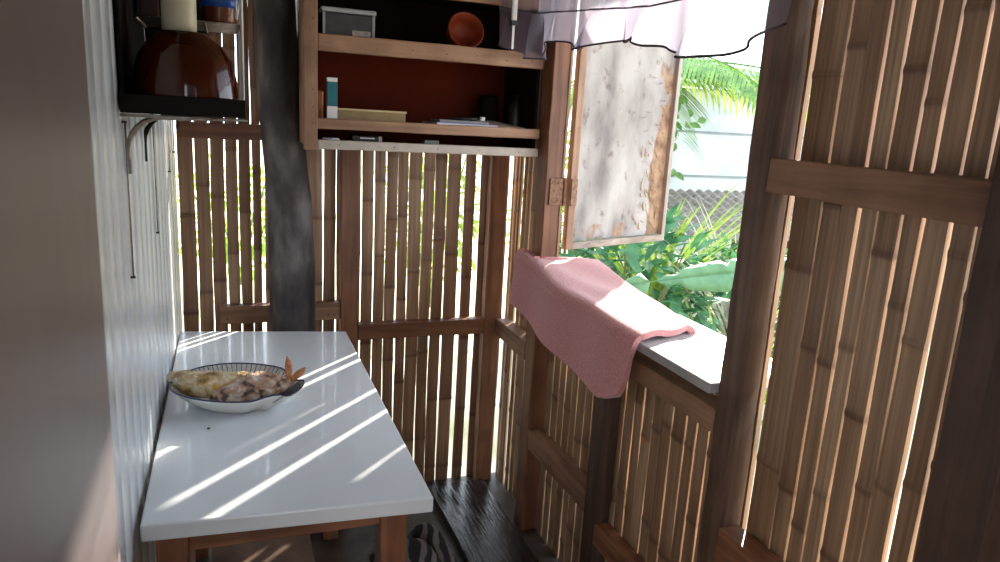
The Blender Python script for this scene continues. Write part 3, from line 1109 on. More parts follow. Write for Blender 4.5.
# ------------------------------------------------------------------ hanging shelf cabinet
CB = empty('wall_shelf', (0.60, 2.42, 1.375), 'pine framed open wall shelf with a dark red back hung on the back wall', 'shelf')
X0, X1, YF, YB = 0.224, 0.992, 2.27, 2.598
M['darkin'] = plain('dark_stained_board', (0.010, 0.004, 0.003), 0.8, var=0.3, scale=8, Specular_IOR_Level=0.1)
obj('back_board', boxb(X0 + 0.02, X1, YB - 0.008, YB, 1.380, 1.6895), M['maroon'], CB)
obj('back_board', boxb(X0 + 0.02, X1, YB - 0.008, YB, 1.690, 2.15), M['darkin'], CB)
obj('top_board', boxb(X0 + 0.02, X1, YF, YB - 0.009, 2.105, 2.12), M['darkin'], CB)
obj('side_board', boxb(X1 - 0.012, X1 - 0.001, YF + 0.02, YB - 0.009, 1.392, 1.451), M['darkin'], CB)
obj('side_board', boxb(X1 - 0.012, X1 - 0.001, YF + 0.02, YB - 0.009, 1.465, 1.689), M['darkin'], CB)
obj('side_board', boxb(X1 - 0.012, X1 - 0.001, YF + 0.02, YB - 0.009, 1.706, 2.10), M['darkin'], CB)
obj('side_board', boxb(X0 + 0.006, X0 + 0.020, YF + 0.03, YB, 1.385, 2.10), M['pinZ'], CB)
st = beam('front_stile', (X0, X0 + 0.040, YF - 0.012, YF + 0.016, 1.372, 2.10), M['pinZ'], parent=CB, jit=0.001)
tr_ = beam('front_rail', (X0 + 0.041, X1, YF - 0.004, YF + 0.018, 1.662, 1.712), M['pinX'], parent=CB, jit=0.001)
mr = beam('front_rail', (X0 + 0.030, X1, YF - 0.008, YF + 0.016, 1.436, 1.468), M['pinX'], parent=CB, jit=0.001)
br = beam('front_rail', (X0 + 0.041, X1, YF - 0.004, YF + 0.016, 1.376, 1.404), plain('pale_painted_strip', (0.42, 0.36, 0.31), 0.5), parent=CB, jit=0.0006)
beam('front_rail', (X0 + 0.041, X1, YF - 0.004, YF + 0.018, 1.846, 1.90), M['pinX'], parent=CB, jit=0.001)
obj('shelf_board', boxb(X0 + 0.021, X1, YF + 0.018, YB - 0.008, 1.690, 1.705), M['darkin'], CB)
obj('shelf_board', boxb(X0 + 0.021, X1, YF + 0.018, YB - 0.008, 1.452, 1.464), M['darkin'], CB)
obj('shelf_board', boxb(X0 + 0.021, X1, YF + 0.018, YB - 0.008, 1.378, 1.390), M['darkin'], CB)
obj('shelf_board', boxb(X0 + 0.021, X1, YF + 0.018, YB - 0.008, 1.870, 1.884), M['darkin'], CB)
nails(st, [(X0 + 0.026, YF - 0.013, z) for z in (1.40, 1.452, 1.50, 1.55, 1.60, 1.64, 1.69, 1.75)], (0, -1, 0), 0.0022)
nails(tr_, [(x, YF - 0.005, 1.683 + d) for x, d in ((0.30, .004), (0.44, -.004), (0.55, .003), (0.66, 0), (0.76, .004), (0.86, -.004), (0.95, .002))], (0, -1, 0), 0.0022)
nails(br, [(x, YF - 0.005, 1.390) for x in (0.33, 0.50, 0.64, 0.78, 0.92)], (0, -1, 0), 0.002)
# items on it
ZM, ZTp, ZL = 1.4645, 1.7055, 1.3905
cb = obj('storage_box', boxb(0.283, 0.438, 2.30, 2.38, ZTp, ZTp + 0.072), M['clear'], bev=0.006)
tag(cb, 'small clear grey plastic box with a lid on the top shelf, left end', 'box')
obj('lid', boxb(0.279, 0.442, 2.296, 2.384, ZTp + 0.0725, ZTp + 0.086), plain('grey_lid', (0.36, 0.36, 0.38), 0.3), cb, bev=0.004)
bm = bmesh.new()
for q in ((0.283, 0.290, ZTp + 0.001, ZTp + 0.0715), (0.431, 0.438, ZTp + 0.001, ZTp + 0.0715), (0.2905, 0.4305, ZTp + 0.001, ZTp + 0.007)):
    box(bm, q[0], q[1], 2.2975, 2.2995, q[2], q[3])
obj('pale_edge', bm, plain('pale_grey_edge', (0.30, 0.30, 0.31), 0.4), cb)
obj('label_patch', boxb(0.37, 0.425, 2.2978, 2.2993, ZTp + 0.009, ZTp + 0.025), M['steel'], cb)
bm = bmesh.new()
Rb = Matrix.Rotation(math.radians(72), 3, 'X')
rings = lathe(bm, (0.755, 2.40, ZTp + 0.062), [(0.020, -0.050), (0.040, -0.042), (0.056, -0.020), (0.061, 0.010), (0.062, 0.022), (0.057, 0.022), (0.050, -0.012), (0.034, -0.034), (0.0, -0.040)], 32, Rb)
cap(bm, rings[0], True)
tag(obj('orange_bowl', bm, M['orange'], smooth=True), 'round orange plastic bowl tipped on its side on the top shelf', 'bowl')
tc_ = obj('toothpaste_carton', boxb(0.296, 0.326, 2.292, 2.316, ZM, ZM + 0.112), M['teal'], bev=0.001)
tag(tc_, 'slim teal and white carton standing upright at the left of the middle shelf', 'carton')
obj('white_end', boxb(0.2958, 0.3262, 2.2918, 2.3162, ZM + 0.1125, ZM + 0.124), M['white'], tc_)
obj('white_band', boxb(0.2957, 0.3263, 2.2915, 2.2919, ZM + 0.004, ZM + 0.040), M['paper'], tc_)
tag(obj('orange_pouch', boxb(0.268, 0.292, 2.35, 2.37, ZM, ZM + 0.085), plain('brown_orange', (0.42, 0.14, 0.04), 0.5), bev=0.004),
    'narrow brown orange packet behind the teal carton', 'packet')
tan = obj('flat_carton', boxb(0.322, 0.548, 2.33, 2.46, ZM, ZM + 0.030), M['tan'], bev=0.002)
tag(tan, 'flat tan cardboard carton lying on the middle shelf', 'carton')
obj('carton_lid', boxb(0.320, 0.551, 2.328, 2.462, ZM + 0.0302, ZM + 0.036), plain('tan_edge', (0.60, 0.46, 0.25), 0.6), tan)
nb = obj('notebook', (lambda b_: (rbox(b_, (0.745, 2.375, ZM + 0.0045), (0.215, 0.15, 0.009), 0.06), b_)[1])(bmesh.new()), M['lilac'])
tag(nb, 'lilac notebook lying at the bottom of the paper pile on the middle shelf', 'notebook')
obj('pages', (lambda b_: (rbox(b_, (0.744, 2.373, ZM + 0.0045), (0.213, 0.152, 0.005), 0.06), b_)[1])(bmesh.new()), M['paper'], nb)
tag(obj('notebook', (lambda b_: (rbox(b_, (0.745, 2.38, ZM + 0.014), (0.17, 0.13, 0.008), -0.03), b_)[1])(bmesh.new()), plain('grey_cover', (0.26, 0.24, 0.26), 0.5), bev=0.001),
    'smaller grey notebook on top of the lilac one', 'notebook')
bm = bmesh.new()
tube(bm, [(0.70, 2.34, ZM + 0.024), (0.77, 2.335, ZM + 0.024), (0.800, 2.333, ZM + 0.026)], [0.005, 0.006, 0.004], 10)
sc = obj('marker_pen', bm, M['black'], smooth=True)
tag(sc, 'dark pen with a white cap lying on the notebooks', 'pen')
bm = bmesh.new()
tube(bm, [(0.801, 2.333, ZM + 0.026), (0.818, 2.332, ZM + 0.026)], 0.0075, 10)
obj('pen_cap', bm, M['white'], sc, smooth=True)
bm = bmesh.new()
vs = [bm.verts.new(p) for p in ((0.855, 2.30, ZM + 0.003), (0.955, 2.31, ZM + 0.003), (0.89, 2.44, ZM + 0.020), (0.80, 2.42, ZM + 0.020))]
bm.faces.new(vs)
tag(obj('paper_sheet', bm, plain('pinkish_paper', (0.62, 0.46, 0.38), 0.7), solid=0.004), 'pale open booklet lying at the right of the notebooks', 'booklet')
bm = bmesh.new()
rings = lathe(bm, (0.965, 2.43, ZM), [(0.024, 0), (0.025, 0.01), (0.025, 0.075), (0.012, 0.092), (0.011, 0.115)], 20)
cap(bm, rings[0], True); cap(bm, rings[-1])
tag(obj('bottle', bm, M['black'], smooth=True), 'dark bottle in the right corner of the middle shelf', 'bottle')
bm = bmesh.new()
rings = lathe(bm, (0.900, 2.53, ZM), [(0.034, 0), (0.036, 0.01), (0.036, 0.10), (0.030, 0.11)], 20)
cap(bm, rings[0], True); cap(bm, rings[-1])
tag(obj('canister', bm, M['darkin'], smooth=True), 'black canister behind the booklet on the middle shelf', 'canister')
dv = obj('plastic_case', boxb(0.375, 0.460, 2.31, 2.37, ZL, ZL + 0.030), M['black'], bev=0.003)
tag(dv, 'black plastic case with white marks on the low shelf, left part', 'case')
obj('white_mark', boxb(0.40, 0.445, 2.3085, 2.3093, ZL + 0.020, ZL + 0.024), M['paper'], dv)
obj('end_cap', boxb(0.4602, 0.470, 2.315, 2.365, ZL + 0.002, ZL + 0.028), M['steel'], dv)
tag(obj('small_tin', boxb(0.61, 0.66, 2.32, 2.36, ZL, ZL + 0.024), plain('grey_tin', (0.22, 0.22, 0.22), 0.4), bev=0.002),
    'small grey tin on the low shelf, right of the black case', 'tin')
tag(obj('small_tube', (lambda b_: (tube(b_, [(0.285, 2.31, ZL + 0.010), (0.335, 2.315, ZL + 0.010)], 0.009, 12), b_)[1])(bmesh.new()), M['paper'], smooth=True),
    'small whitish tube on the low shelf under the teal carton', 'tube')

# ------------------------------------------------------------------ wall rack with the amber bowl
RK = empty('wall_rack', (-0.06, 1.62, 1.465), 'black wall rack on the left wall carrying the amber bowl', 'rack')
RX0, RX1, RY0, RY1 = -0.166, 0.038, 1.42, 1.86
obj('tray', boxb(RX0, RX1, RY0 + 0.006, RY1, 1.474, 1.482), M['blackmet'], RK)
bm = bmesh.new()
box(bm, RX0, RX1, RY0, RY0 + 0.006, 1.472, 1.504)
box(bm, RX1 - 0.005, RX1, RY0 + 0.006, RY1, 1.472, 1.504)
obj('lip', bm, M['blackmet'], RK, bev=0.001)
bm = bmesh.new()
tube(bm, [(RX0, RY0 - 0.002, 1.468), (RX1 + 0.001, RY0 - 0.002, 1.468), (RX1 + 0.001, RY1, 1.468)], 0.003, 8)
obj('edge_wire', bm, M['steel'], RK, smooth=True)
for y_ in (1.655, 1.855):
    bm = bmesh.new()
    tube(bm, [(RX1 + 0.002, y_, 1.475), (RX1 + 0.002, y_, 2.0)], 0.0035, 8)
    obj('upright', bm, M['white'], RK, smooth=True)
bm = bmesh.new()
for y_ in [1.655 + k * 0.025 for k in range(9)]:
    tube(bm, [(-0.159, y_, 1.655), (RX1, y_, 1.655)], 0.002, 6)
for x in (-0.156, -0.03, RX1):
    tube(bm, [(x, 1.655, 1.652), (x, 1.855, 1.652)], 0.003, 6)
obj('wire_shelf', bm, M['steel'], RK, smooth=True)
for y_ in (1.50, 1.80):
    bm = bmesh.new()
    tube(bm, [(-0.166, y_, 1.36)] + [(-0.166 + 0.06 * (1 - math.cos(a)), y_, 1.40 + 0.065 * math.sin(a)) for a in [k * PI / 12 for k in range(7)]] + [(0.0, y_, 1.468)], 0.005, 8)
    obj('bracket', bm, M['blackmet'] if y_ > 1.6 else M['steel'], RK, smooth=True)
obj('back_panel', boxb(-0.1655, -0.160, 1.43, 1.865, 1.4825, 1.99), M['blackmet'], RK)
obj('end_panel', boxb(-0.159, -0.028, 1.861, 1.866, 1.4825, 1.99), M['blackmet'], RK)
bm = bmesh.new()
BZ = 1.4825
rings = lathe(bm, (-0.064, 1.53, BZ), [(0.091, 0.0), (0.094, 0.003), (0.0935, 0.030), (0.090, 0.060), (0.082, 0.092), (0.066, 0.118), (0.047, 0.131), (0.044, 0.138), (0.040, 0.138), (0.0, 0.1375)], 56)
am = obj('amber_bowl', bm, M['amber'], smooth=True)
tag(am, 'large glossy dark amber bowl turned upside down on the black wall rack', 'bowl')
bm = bmesh.new()
rings = lathe(bm, (-0.072, 1.53, BZ + 0.1385), [(0.028, 0.0), (0.030, 0.002), (0.031, 0.12), (0.031, 0.17)], 32)
cap(bm, rings[0], True); cap(bm, rings[-1])
tag(obj('cream_tumbler', bm, M['cream'], smooth=True), 'cream plastic tumbler standing on top of the amber bowl', 'tumbler')
bx_ = obj('tall_box', boxb(-0.150, -0.118, 1.675, 1.735, 1.6585, 1.86), plain('dark_maroon_box', (0.05, 0.014, 0.010), 0.5), bev=0.002)
tag(bx_, 'tall dark maroon box behind the amber bowl beside the wall', 'box')
bm = bmesh.new()
rings = lathe(bm, (-0.002, 1.70, 1.6585), [(0.030, 0), (0.032, 0.004), (0.034, 0.11), (0.030, 0.125)], 28)
cap(bm, rings[0], True); cap(bm, rings[-1])
jr = obj('brown_jar', bm, plain('brown_jar', (0.16, 0.045, 0.022), 0.25), smooth=True)
tag(jr, 'brown jar with a blue band on the wire shelf above the amber bowl', 'jar')
bm = bmesh.new()
lathe(bm, (-0.002, 1.70, 1.6585), [(0.0335, 0.030), (0.038, 0.030), (0.039, 0.052), (0.0345, 0.052)], 28)
obj('blue_band', bm, M['blue'], jr, smooth=True)
bm = bmesh.new()
tube(bm, [(0.030, 1.665, 1.667), (0.031, 1.662, 1.72), (0.022, 1.664, 1.80)], 0.0022, 6)
tube(bm, [(0.031, 1.668, 1.667), (0.040, 1.70, 1.72), (0.030, 1.70, 1.80)], 0.0022, 6)
obj('white_strap', bm, M['white'], jr, smooth=True)

# cords on nails along the white wall
for i, (y_, zt, zb) in enumerate(((1.455, 1.455, 1.173), (1.93, 1.46, 1.177), (2.34, 1.47, 1.29), (2.54, 1.48, 1.335))):
    wx = -0.172 + 0.018 * max(0, y_ - 1.25) / 1.4
    bm = bmesh.new()
    tube(bm, [(wx + 0.006, y_, zt), (wx + 0.0055, y_ + 0.002, (zt + zb) / 2), (wx + 0.0055, y_, zb + 0.003)], 0.0018, 6)
    cd = obj('knotted_string', bm, M['steel'], smooth=True)
    tag(cd, ['longest thin string under the wall rack, near the grey refrigerator',
             'thin string on the white wall, second from the grey refrigerator',
             'thin string on the white wall, third from the grey refrigerator',
             'short thin string nearest the back bamboo wall'][i], 'cord', 'strings hanging on the white wall')
    bm = bmesh.new()
    tube(bm, [(wx + 0.001, y_, zb), (wx + 0.009, y_, zb)], 0.0026, 8)
    obj('nail', bm, M['black'], cd, smooth=True)
    bm = bmesh.new()
    tube(bm, [(wx + 0.001, y_, zt), (wx + 0.009, y_, zt)], 0.002, 8)
    obj('nail', bm, M['black'], cd, smooth=True)

# ------------------------------------------------------------------ grey refrigerator at the left edge
m, nt, b = new_mat('glossy_grey_taupe')
n = N(nt, 'ShaderNodeTexNoise')
n.inputs['Scale'].default_value = 2
nt.links.new(coords(nt), n.inputs['Vector'])
nt.links.new(ramp(nt, n.outputs['Fac'], [(0.3, (0.23, 0.195, 0.195)), (0.7, (0.27, 0.23, 0.23))]), b.inputs['Base Color'])
b.inputs['Roughness'].default_value = 0.3
n4 = N(nt, 'ShaderNodeTexNoise')
n4.inputs['Scale'].default_value = 5
n4.inputs['Distortion'].default_value = 1.0
nt.links.new(coords(nt, (1, 1, 0.5)), n4.inputs['Vector'])
bump(nt, b, n4.outputs['Fac'], 0.12, 0.02)
FR = obj('refrigerator', boxb(-0.66, -0.095, 0.06, 0.648, 0.03, 1.95), m, bev=0.012)
tag(FR, 'tall glossy grey refrigerator side filling the left edge of the picture', 'refrigerator')
bm = bmesh.new()
for x in (-0.60, -0.15):
    for y_ in (0.12, 0.58):
        rings = lathe(bm, (x, y_, 0.0), [(0.022, 0), (0.02, 0.03)], 12)
        cap(bm, rings[0], True)
        cap(bm, rings[-1])
obj('foot', bm, M['black'], FR)
obj('door_seam', boxb(-0.655, -0.11, 0.057, 0.0598, 1.30, 1.306), M['black'], FR)

# ------------------------------------------------------------------ wet plank on the floor and things under the table
o = obj('floor_plank', beam_bm(0.735, 0.965, 1.30, 2.56, 0.0, 0.035, jit=0.0012, seed=77), M['wetfloor'], bev=0.004)
tag(o, 'dark wet plank lying on the floor along the right wall', 'plank')
# crumpled cloth
m, nt, b = new_mat('striped_cloth')
wv = N(nt, 'ShaderNodeTexWave')
wv.inputs['Scale'].default_value = 9
wv.inputs['Distortion'].default_value = 6
wv.inputs['Detail'].default_value = 2
nt.links.new(coords(nt), wv.inputs['Vector'])
nt.links.new(ramp(nt, wv.outputs['Fac'], [(0.40, (0.04, 0.035, 0.04)), (0.70, (0.26, 0.23, 0.23))]), b.inputs['Base Color'])
b.inputs['Roughness'].default_value = 0.9
bm = bmesh.new()
nx, ny = 26, 26
g = [[None] * (ny + 1) for _ in range(nx + 1)]
for i in range(nx + 1):
    for j in range(ny + 1):
        u, v = i / nx, j / ny
        x = 0.43 + 0.27 * u
        y_ = 1.86 + 0.34 * v
        e = math.sin(u * PI) ** 0.5 * math.sin(v * PI) ** 0.5
        z = 0.004 + e * (0.13 + 0.05 * noise.noise(Vector((x * 9, y_ * 9, 0))) + 0.03 * math.sin(x * 60 + y_ * 25 + 3 * noise.noise(Vector((x * 5, y_ * 5, 3)))))
        g[i][j] = bm.verts.new((x, y_, max(0.004, z)))
for i in range(nx):
    for j in range(ny):
        bm.faces.new((g[i][j], g[i + 1][j], g[i + 1][j + 1], g[i][j + 1]))
tag(obj('crumpled_cloth', bm, m, smooth=True, solid=0.004), 'crumpled black and white cloth on the floor beside the table leg', 'cloth')
# box under the table
bo = obj('carton_box', boxb(-0.06, 0.20, 1.62, 1.95, 0.0, 0.30), plain('brown_carton', (0.17, 0.10, 0.065), 0.8, var=0.3, scale=14), bev=0.004)
tag(bo, 'low brown carton on the floor under the table', 'box')
obj('tape', boxb(0.05, 0.09, 1.618, 1.6195, 0.10, 0.30), M['tan'], bo)

# ------------------------------------------------------------------ outside: house wall, roof, plants
m, nt, b = new_mat('weathered_white_concrete')
n = N(nt, 'ShaderNodeTexNoise')
n.inputs['Scale'].default_value = 1.6
n.inputs['Detail'].default_value = 9
nt.links.new(coords(nt, (1, 1, 2)), n.inputs['Vector'])
nt.links.new(ramp(nt, n.outputs['Fac'], [(0.32, (0.30, 0.34, 0.36)), (0.5, (0.50, 0.55, 0.57)), (0.66, (0.62, 0.67, 0.68))]), b.inputs['Base Color'])
b.inputs['Roughness'].default_value = 0.85
bump(nt, b, n.outputs['Fac'], 0.4, 0.02)
HW = empty('neighbour_house', (5.3, 6.2, -0.07), 'pale weathered concrete house wall seen through the window', 'house')
bm = bmesh.new()
box(bm, 3.55, 8.0, 6.1, 6.3, -0.07, 1.88)
obj('wall', bm, m, HW)
bm = bmesh.new()
for k in range(70):
    x0 = 3.4 + k * 0.07
    z = 1.90 + 0.02 * (k % 2)
    v = [bm.verts.new(p) for p in ((x0, 5.8, z - 0.03), (x0 + 0.07, 5.8, 1.90 + 0.02 * ((k + 1) % 2) - 0.03), (x0 + 0.07, 6.9, 2.12 + 0.02 * ((k + 1) % 2)), (x0, 6.9, z + 0.22))]
    bm.faces.new(v)
obj('roof', bm, plain('pale_roof_sheet', (0.5, 0.55, 0.58), 0.5), HW, solid=0.01)
bm = bmesh.new()
for z in (0.62, 1.03, 1.46):
    box(bm, 3.55, 8.0, 6.085, 6.099, z, z + 0.02)
obj('joint', bm, plain('dark_joint', (0.22, 0.24, 0.25), 0.9), HW)
# low lean-to with old grey corrugated sheet
bm = bmesh.new()
pr = None
for k in range(241):
    x = 2.9 + k * 0.0125
    z = 0.012 * math.sin(k * PI / 4)
    cur = (bm.verts.new((x, 4.6, 0.66 + z)), bm.verts.new((x, 5.5, 0.95 + z)))
    if pr:
        bm.faces.new((pr[0], cur[0], cur[1], pr[1]))
    pr = cur
LT = obj('lean_to_roof', bm, wood('old_grey_sheet', (0.12, 0.10, 0.10), (0.34, 0.30, 0.29), 'X', 0.7), solid=0.012)
tag(LT, 'low dark corrugated lean-to roof in front of the neighbour house wall', 'roof')
bm = bmesh.new()
for x in (3.0, 4.4, 5.8):
    box(bm, x, x + 0.08, 4.65, 4.73, -0.07 , 0.64)
    box(bm, x, x + 0.08, 5.35, 5.43, -0.07 , 0.88)
obj('support', bm, M['drkZ'], LT)

def leaf_mat(name, c, c2, trans=0.35, rough=0.45):
    m, nt, b = new_mat(name)
    n = N(nt, 'ShaderNodeTexNoise')
    n.inputs['Scale'].default_value = 14
    n.inputs['Detail'].default_value = 3
    nt.links.new(coords(nt), n.inputs['Vector'])
    cc = ramp(nt, n.outputs['Fac'], [(0.35, c), (0.65, c2)])
    nt.links.new(cc, b.inputs['Base Color'])
    b.inputs['Roughness'].default_value = rough
    t = N(nt, 'ShaderNodeBsdfTranslucent')
    nt.links.new(cc, t.inputs['Color'])
    mxs = N(nt, 'ShaderNodeMixShader')
    mxs.inputs[0].default_value = trans
    nt.links.new(b.outputs[0], mxs.inputs[1])
    nt.links.new(t.outputs[0], mxs.inputs[2])
    nt.links.new(mxs.outputs[0], nt.nodes['Material Output'].inputs['Surface'])
    return m
M['leafd'] = leaf_mat('dark_green_leaf', (0.03, 0.13, 0.055), (0.09, 0.26, 0.11))
M['leafm'] = leaf_mat('mid_green_leaf', (0.06, 0.16, 0.03), (0.16, 0.30, 0.06))
M['leafy'] = leaf_mat('lime_leaf', (0.20, 0.34, 0.04), (0.40, 0.50, 0.10))
M['leafb'] = leaf_mat('banana_leaf', (0.07, 0.22, 0.09), (0.13, 0.30, 0.14), 0.3, 0.35)
M['leafw'] = leaf_mat('dry_pale_leaf', (0.40, 0.40, 0.28), (0.60, 0.58, 0.45))
M['stem'] = plain('green_stem', (0.14, 0.16, 0.06), 0.6)
M['bark'] = plain('grey_bark', (0.14, 0.11, 0.08), 0.85, bmp=0.4)

def leaf(bm, p, d, up, L, W, curl=0.15):
    d = d.normalized()
    sd = d.cross(up)
    if sd.length < 1e-4:
        sd = d.orthogonal()
    sd.normalize()
    nn_ = sd.cross(d).normalized()
    prof = [(0, 0.0), (0.25, 0.8), (0.5, 1.0), (0.78, 0.6), (1.0, 0.0)]
    rows = []
    for t, wv_ in prof:
        c = p + d * (L * t) - nn_ * (curl * L * t * t)
        if wv_ == 0:
            rows.append([bm.verts.new(c)])
        else:
            rows.append([bm.verts.new(c - sd * W * wv_ / 2 + nn_ * W * 0.12), bm.verts.new(c), bm.verts.new(c + sd * W * wv_ / 2 + nn_ * W * 0.12)])
    bm.faces.new((rows[0][0], rows[1][0], rows[1][1]))
    bm.faces.new((rows[0][0], rows[1][1], rows[1][2]))
    for i in (1, 2):
        for j in (0, 1):
            bm.faces.new((rows[i][j], rows[i + 1][j], rows[i + 1][j + 1], rows[i][j + 1]))
    bm.faces.new((rows[3][0], rows[4][0], rows[3][1]))
    bm.faces.new((rows[3][1], rows[4][0], rows[3][2]))

def bush(c, rx, ry, h, n, L, W, mat, seed, label, cat='bush', name='leafy_bush', group=None):
    rnd = random.Random(seed)
    root = empty(name, c, label, cat, group)
    c = Vector(c)
    bm = bmesh.new()
    for k in range(n):
        while True:
            q = Vector((rnd.uniform(-1, 1), rnd.uniform(-1, 1), rnd.uniform(-1, 1)))
            if 0.3 < q.length < 1:
                break
        p = c + Vector((q.x * rx, q.y * ry, h * 0.55 + q.z * h * 0.45))
        d = Vector((q.x + rnd.uniform(-.6, .6), q.y + rnd.uniform(-.6, .6), q.z * 0.5 + rnd.uniform(-.7, .4)))
        leaf(bm, p, d, Vector((rnd.uniform(-.3, .3), rnd.uniform(-.3, .3), 1)), L * rnd.uniform(.6, 1.2), W * rnd.uniform(.7, 1.2))
    obj('foliage', bm, mat, root)
    bm = bmesh.new()
    for k in range(6):
        a = k * 1.05
        tube(bm, [c, c + Vector((math.cos(a) * rx * .3, math.sin(a) * ry * .3, h * .4)), c + Vector((math.cos(a) * rx * .7, math.sin(a) * ry * .7, h * .85))], [0.018, 0.012, 0.005], 6)
    obj('stem', bm, M['stem'], root)
    return root

def frond(bm, base, d, L, n=26, leafL=0.35, droop=0.5, W=0.022, rnd=None, up=Vector((0, 0, 1))):
    d = d.normalized()
    pts = []
    for k in range(n + 1):
        t = k / n
        pts.append(base + d * (L * t) - Vector((0, 0, 1)) * (droop * L * t * t))
    tube(bm, pts, [0.012 * (1 - 0.85 * k / n) for k in range(n + 1)], 6)
    for k in range(2, n + 1):
        t = k / n
        dd = (pts[k] - pts[k - 1]).normalized()
        sd = dd.cross(up).normalized()
        ll = leafL * math.sin(min(1, t * 1.3 + 0.15) * PI * 0.75 + 0.3) * (rnd.uniform(.85, 1.1) if rnd else 1)
        for s_ in (-1, 1):
            leaf(bm, pts[k], dd * 0.65 + sd * s_ - Vector((0, 0, 0.25)), up, abs(ll) + 0.05, W, 0.25)

GZ = -0.07
# plants near the window
bush((2.05, 3.35, GZ), 0.50, 0.40, 1.10, 480, 0.16, 0.075, M['leafd'], 31, 'dark broad leaved bush just below the open shutter outside')
bush((3.05, 3.65, GZ), 0.50, 0.40, 0.90, 420, 0.15, 0.06, M['leafd'], 36, 'dark bush behind the banana leaf on the window side near the post')
def tuft(c, n, L, mat, seed, label, spread=0.7, W=0.02, name='grassy_clump', cat='plant'):
    rnd = random.Random(seed)
    c = Vector(c)
    bm = bmesh.new()
    for k in range(n):
        a = rnd.uniform(0, 2 * PI)
        tilt = rnd.uniform(0.1, spread)
        d = Vector((math.cos(a) * tilt, math.sin(a) * tilt, 1)).normalized()
        sd = d.cross(Vector((math.cos(a + 1.57), math.sin(a + 1.57), 0.1))).cross(d).normalized()
        l_ = L * rnd.uniform(.6, 1.1)
        pr = None
        for q in range(8):
            t = q / 7
            p = c + d * l_ * t + Vector((math.cos(a), math.sin(a), -0.5)) * (l_ * 0.42 * t * t)
            ww = W * (1 - t) ** 0.6 + 0.001
            cur = (bm.verts.new(p - sd * ww / 2), bm.verts.new(p + sd * ww / 2))
            if pr:
                bm.faces.new((pr[0], pr[1], cur[1], cur[0]))
            pr = cur
    o = obj(name, bm, mat)
    return tag(o, label, cat)
tuft((2.68, 4.10, GZ), 130, 1.50, M['leafy'], 41, 'lime green grassy clump right of the shutter bottom corner', 0.35, 0.05)
tuft((2.95, 3.45, GZ), 120, 1.35, M['leafw'], 42, 'pale arching grass blades above the banana leaf', 0.75, 0.022)
tuft((2.25, 2.70, GZ), 60, 0.95, M['leafy'], 43, 'yellow green grass clump below the banana leaf beside the window post', 0.75, 0.028)
# banana plant
BN = empty('banana_plant', (2.75, 2.55, GZ), 'young banana plant with one broad leaf reaching across the window', 'plant')
bm = bmesh.new()
tube(bm, [(2.75, 2.55, GZ), (2.74, 2.56, 0.5), (2.62, 2.55, 0.90)], [0.06, 0.045, 0.02], 12)
obj('stem', bm, M['leafm'], BN, smooth=True)
def banana(bm, p0, p1, sag, W, tears=()):
    d = p1 - p0
    hd = Vector((d.x, d.y, 0)).normalized()
    sd = Vector((-hd.y, hd.x, 0))
    n_ = 40
    for s_ in (-1, 1):
        pr = None
        for k in range(n_ + 1):
            t = k / n_
            c = p0 + d * t + Vector((0, 0, sag * math.sin(t * PI)))
            ww = W * (math.sin(min(1, t * 1.12 + 0.06) * PI) ** 0.55 if t < 0.88 else max(0.02, (1 - t) / 0.12) ** 0.6 * 0.72)
            if any(abs(t - q) < 0.016 for q in tears):
                ww *= 0.62
            sl = sd * 0.55 - Vector((0, 0, 0.83))
            e = c + sl * s_ * ww - Vector((0, 0, 0.15 * ww))
            mid = c + sl * s_ * ww * 0.5 + Vector((0, 0, 0.03 * ww + 0.003 * math.sin(t * 60)))
            cur = (bm.verts.new(c), bm.verts.new(mid), bm.verts.new(e))
            if pr:
                bm.faces.new((pr[0], pr[1], cur[1], cur[0]))
                bm.faces.new((pr[1], pr[2], cur[2], cur[1]))
            pr = cur
bm = bmesh.new()
banana(bm, Vector((2.62, 2.50, 0.90)), Vector((1.42, 2.38, 0.885)), 0.02, 0.078, (0.52, 0.76))
obj('leaf', bm, M['leafb'], BN, smooth=True, solid=0.002)
bm = bmesh.new()
banana(bm, Vector((2.66, 2.60, 0.92)), Vector((3.4, 3.2, 1.25)), 0.25, 0.13, (0.3,))
obj('leaf', bm, M['leafb'], BN, smooth=True, solid=0.002)
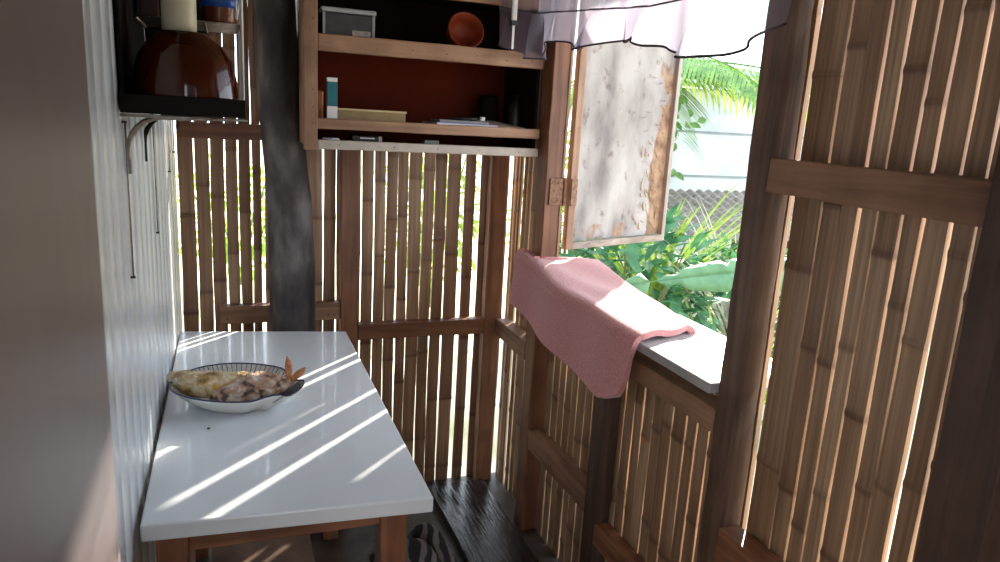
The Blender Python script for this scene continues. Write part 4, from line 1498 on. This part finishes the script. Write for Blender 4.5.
# coconut palm whose fronds droop into view above
PT = empty('coconut_palm', (3.2, 5.35, GZ), 'coconut palm whose fronds droop in front of the pale house wall', 'palm')
bm = bmesh.new()
tube(bm, [(3.2, 5.35, GZ), (3.15, 5.3, 1.2), (3.1, 5.2, 2.0)], [0.13, 0.10, 0.08], 14)
obj('trunk', bm, M['bark'], PT, smooth=True)
rnd = random.Random(50)
for k, (dx, dy, dz, L, dr) in enumerate([(1, -0.55, 0.05, 1.9, .20), (1, -0.25, -0.02, 1.9, .22), (1, -0.9, 0.12, 1.7, .22), (-0.6, 0.8, -0.1, 1.2, .4), (0.3, -1, 0.3, 1.3, .5),
                                 (0.9, 0.5, 0.3, 1.7, .3), (-0.2, -0.9, -0.15, 1.0, .4)]):
    bm = bmesh.new()
    frond(bm, Vector((3.1, 5.2, 2.0)), Vector((dx, dy, dz)), L, 34, 0.55, dr, 0.03, rnd)
    obj('frond', bm, M['leafy'] if k < 2 else M['leafm'], PT)
# hanging creeper at the wall's left end
rnd = random.Random(61)
bm = bmesh.new()
for k in range(420):
    x = rnd.gauss(3.62, 0.16)
    z = 1.92 - abs(rnd.gauss(0, 0.42))
    p = Vector((x, 5.9 + rnd.uniform(-.15, .1), z))
    leaf(bm, p, Vector((rnd.uniform(-1, 1), rnd.uniform(-1, .2), rnd.uniform(-1.2, .2))), Vector((0, -1, .4)), 0.12, 0.07)
for k in range(7):
    tube(bm, [(3.4 + k * .07, 5.95, 1.9), (3.45 + k * .06, 5.9, 1.2), (3.42 + k * .06, 5.95, GZ)], 0.012, 5)
tag(obj('climbing_vine', bm, M['leafm']), 'green vine hanging down the left end of the pale house wall', 'vine')
# trees and bushes seen as slivers of green between the slats
for i, (x, y_, rx, h, mt, lb) in enumerate([
        (0.10, 6.6, 0.6, 1.1, 'leafy', 'bush behind the back wall, seen between the slats left of the trunk'),
        (1.55, 5.6, 0.4, 1.5, 'leafy', 'bush behind the back wall, seen between the slats near the corner post'),
        (2.45, 5.0, 0.40, 1.60, 'leafy', 'tall yellow green shrub seen in the slit between hinge post and shutter'),
        (3.4, 1.3, 0.45, 1.1, 'leafm', 'bush outside the big slatted panel, seen between its low slats')]):
    bush((x, y_, GZ), rx, rx * .7, h, 420, 0.14, 0.06, M[mt], 70 + i, lb)
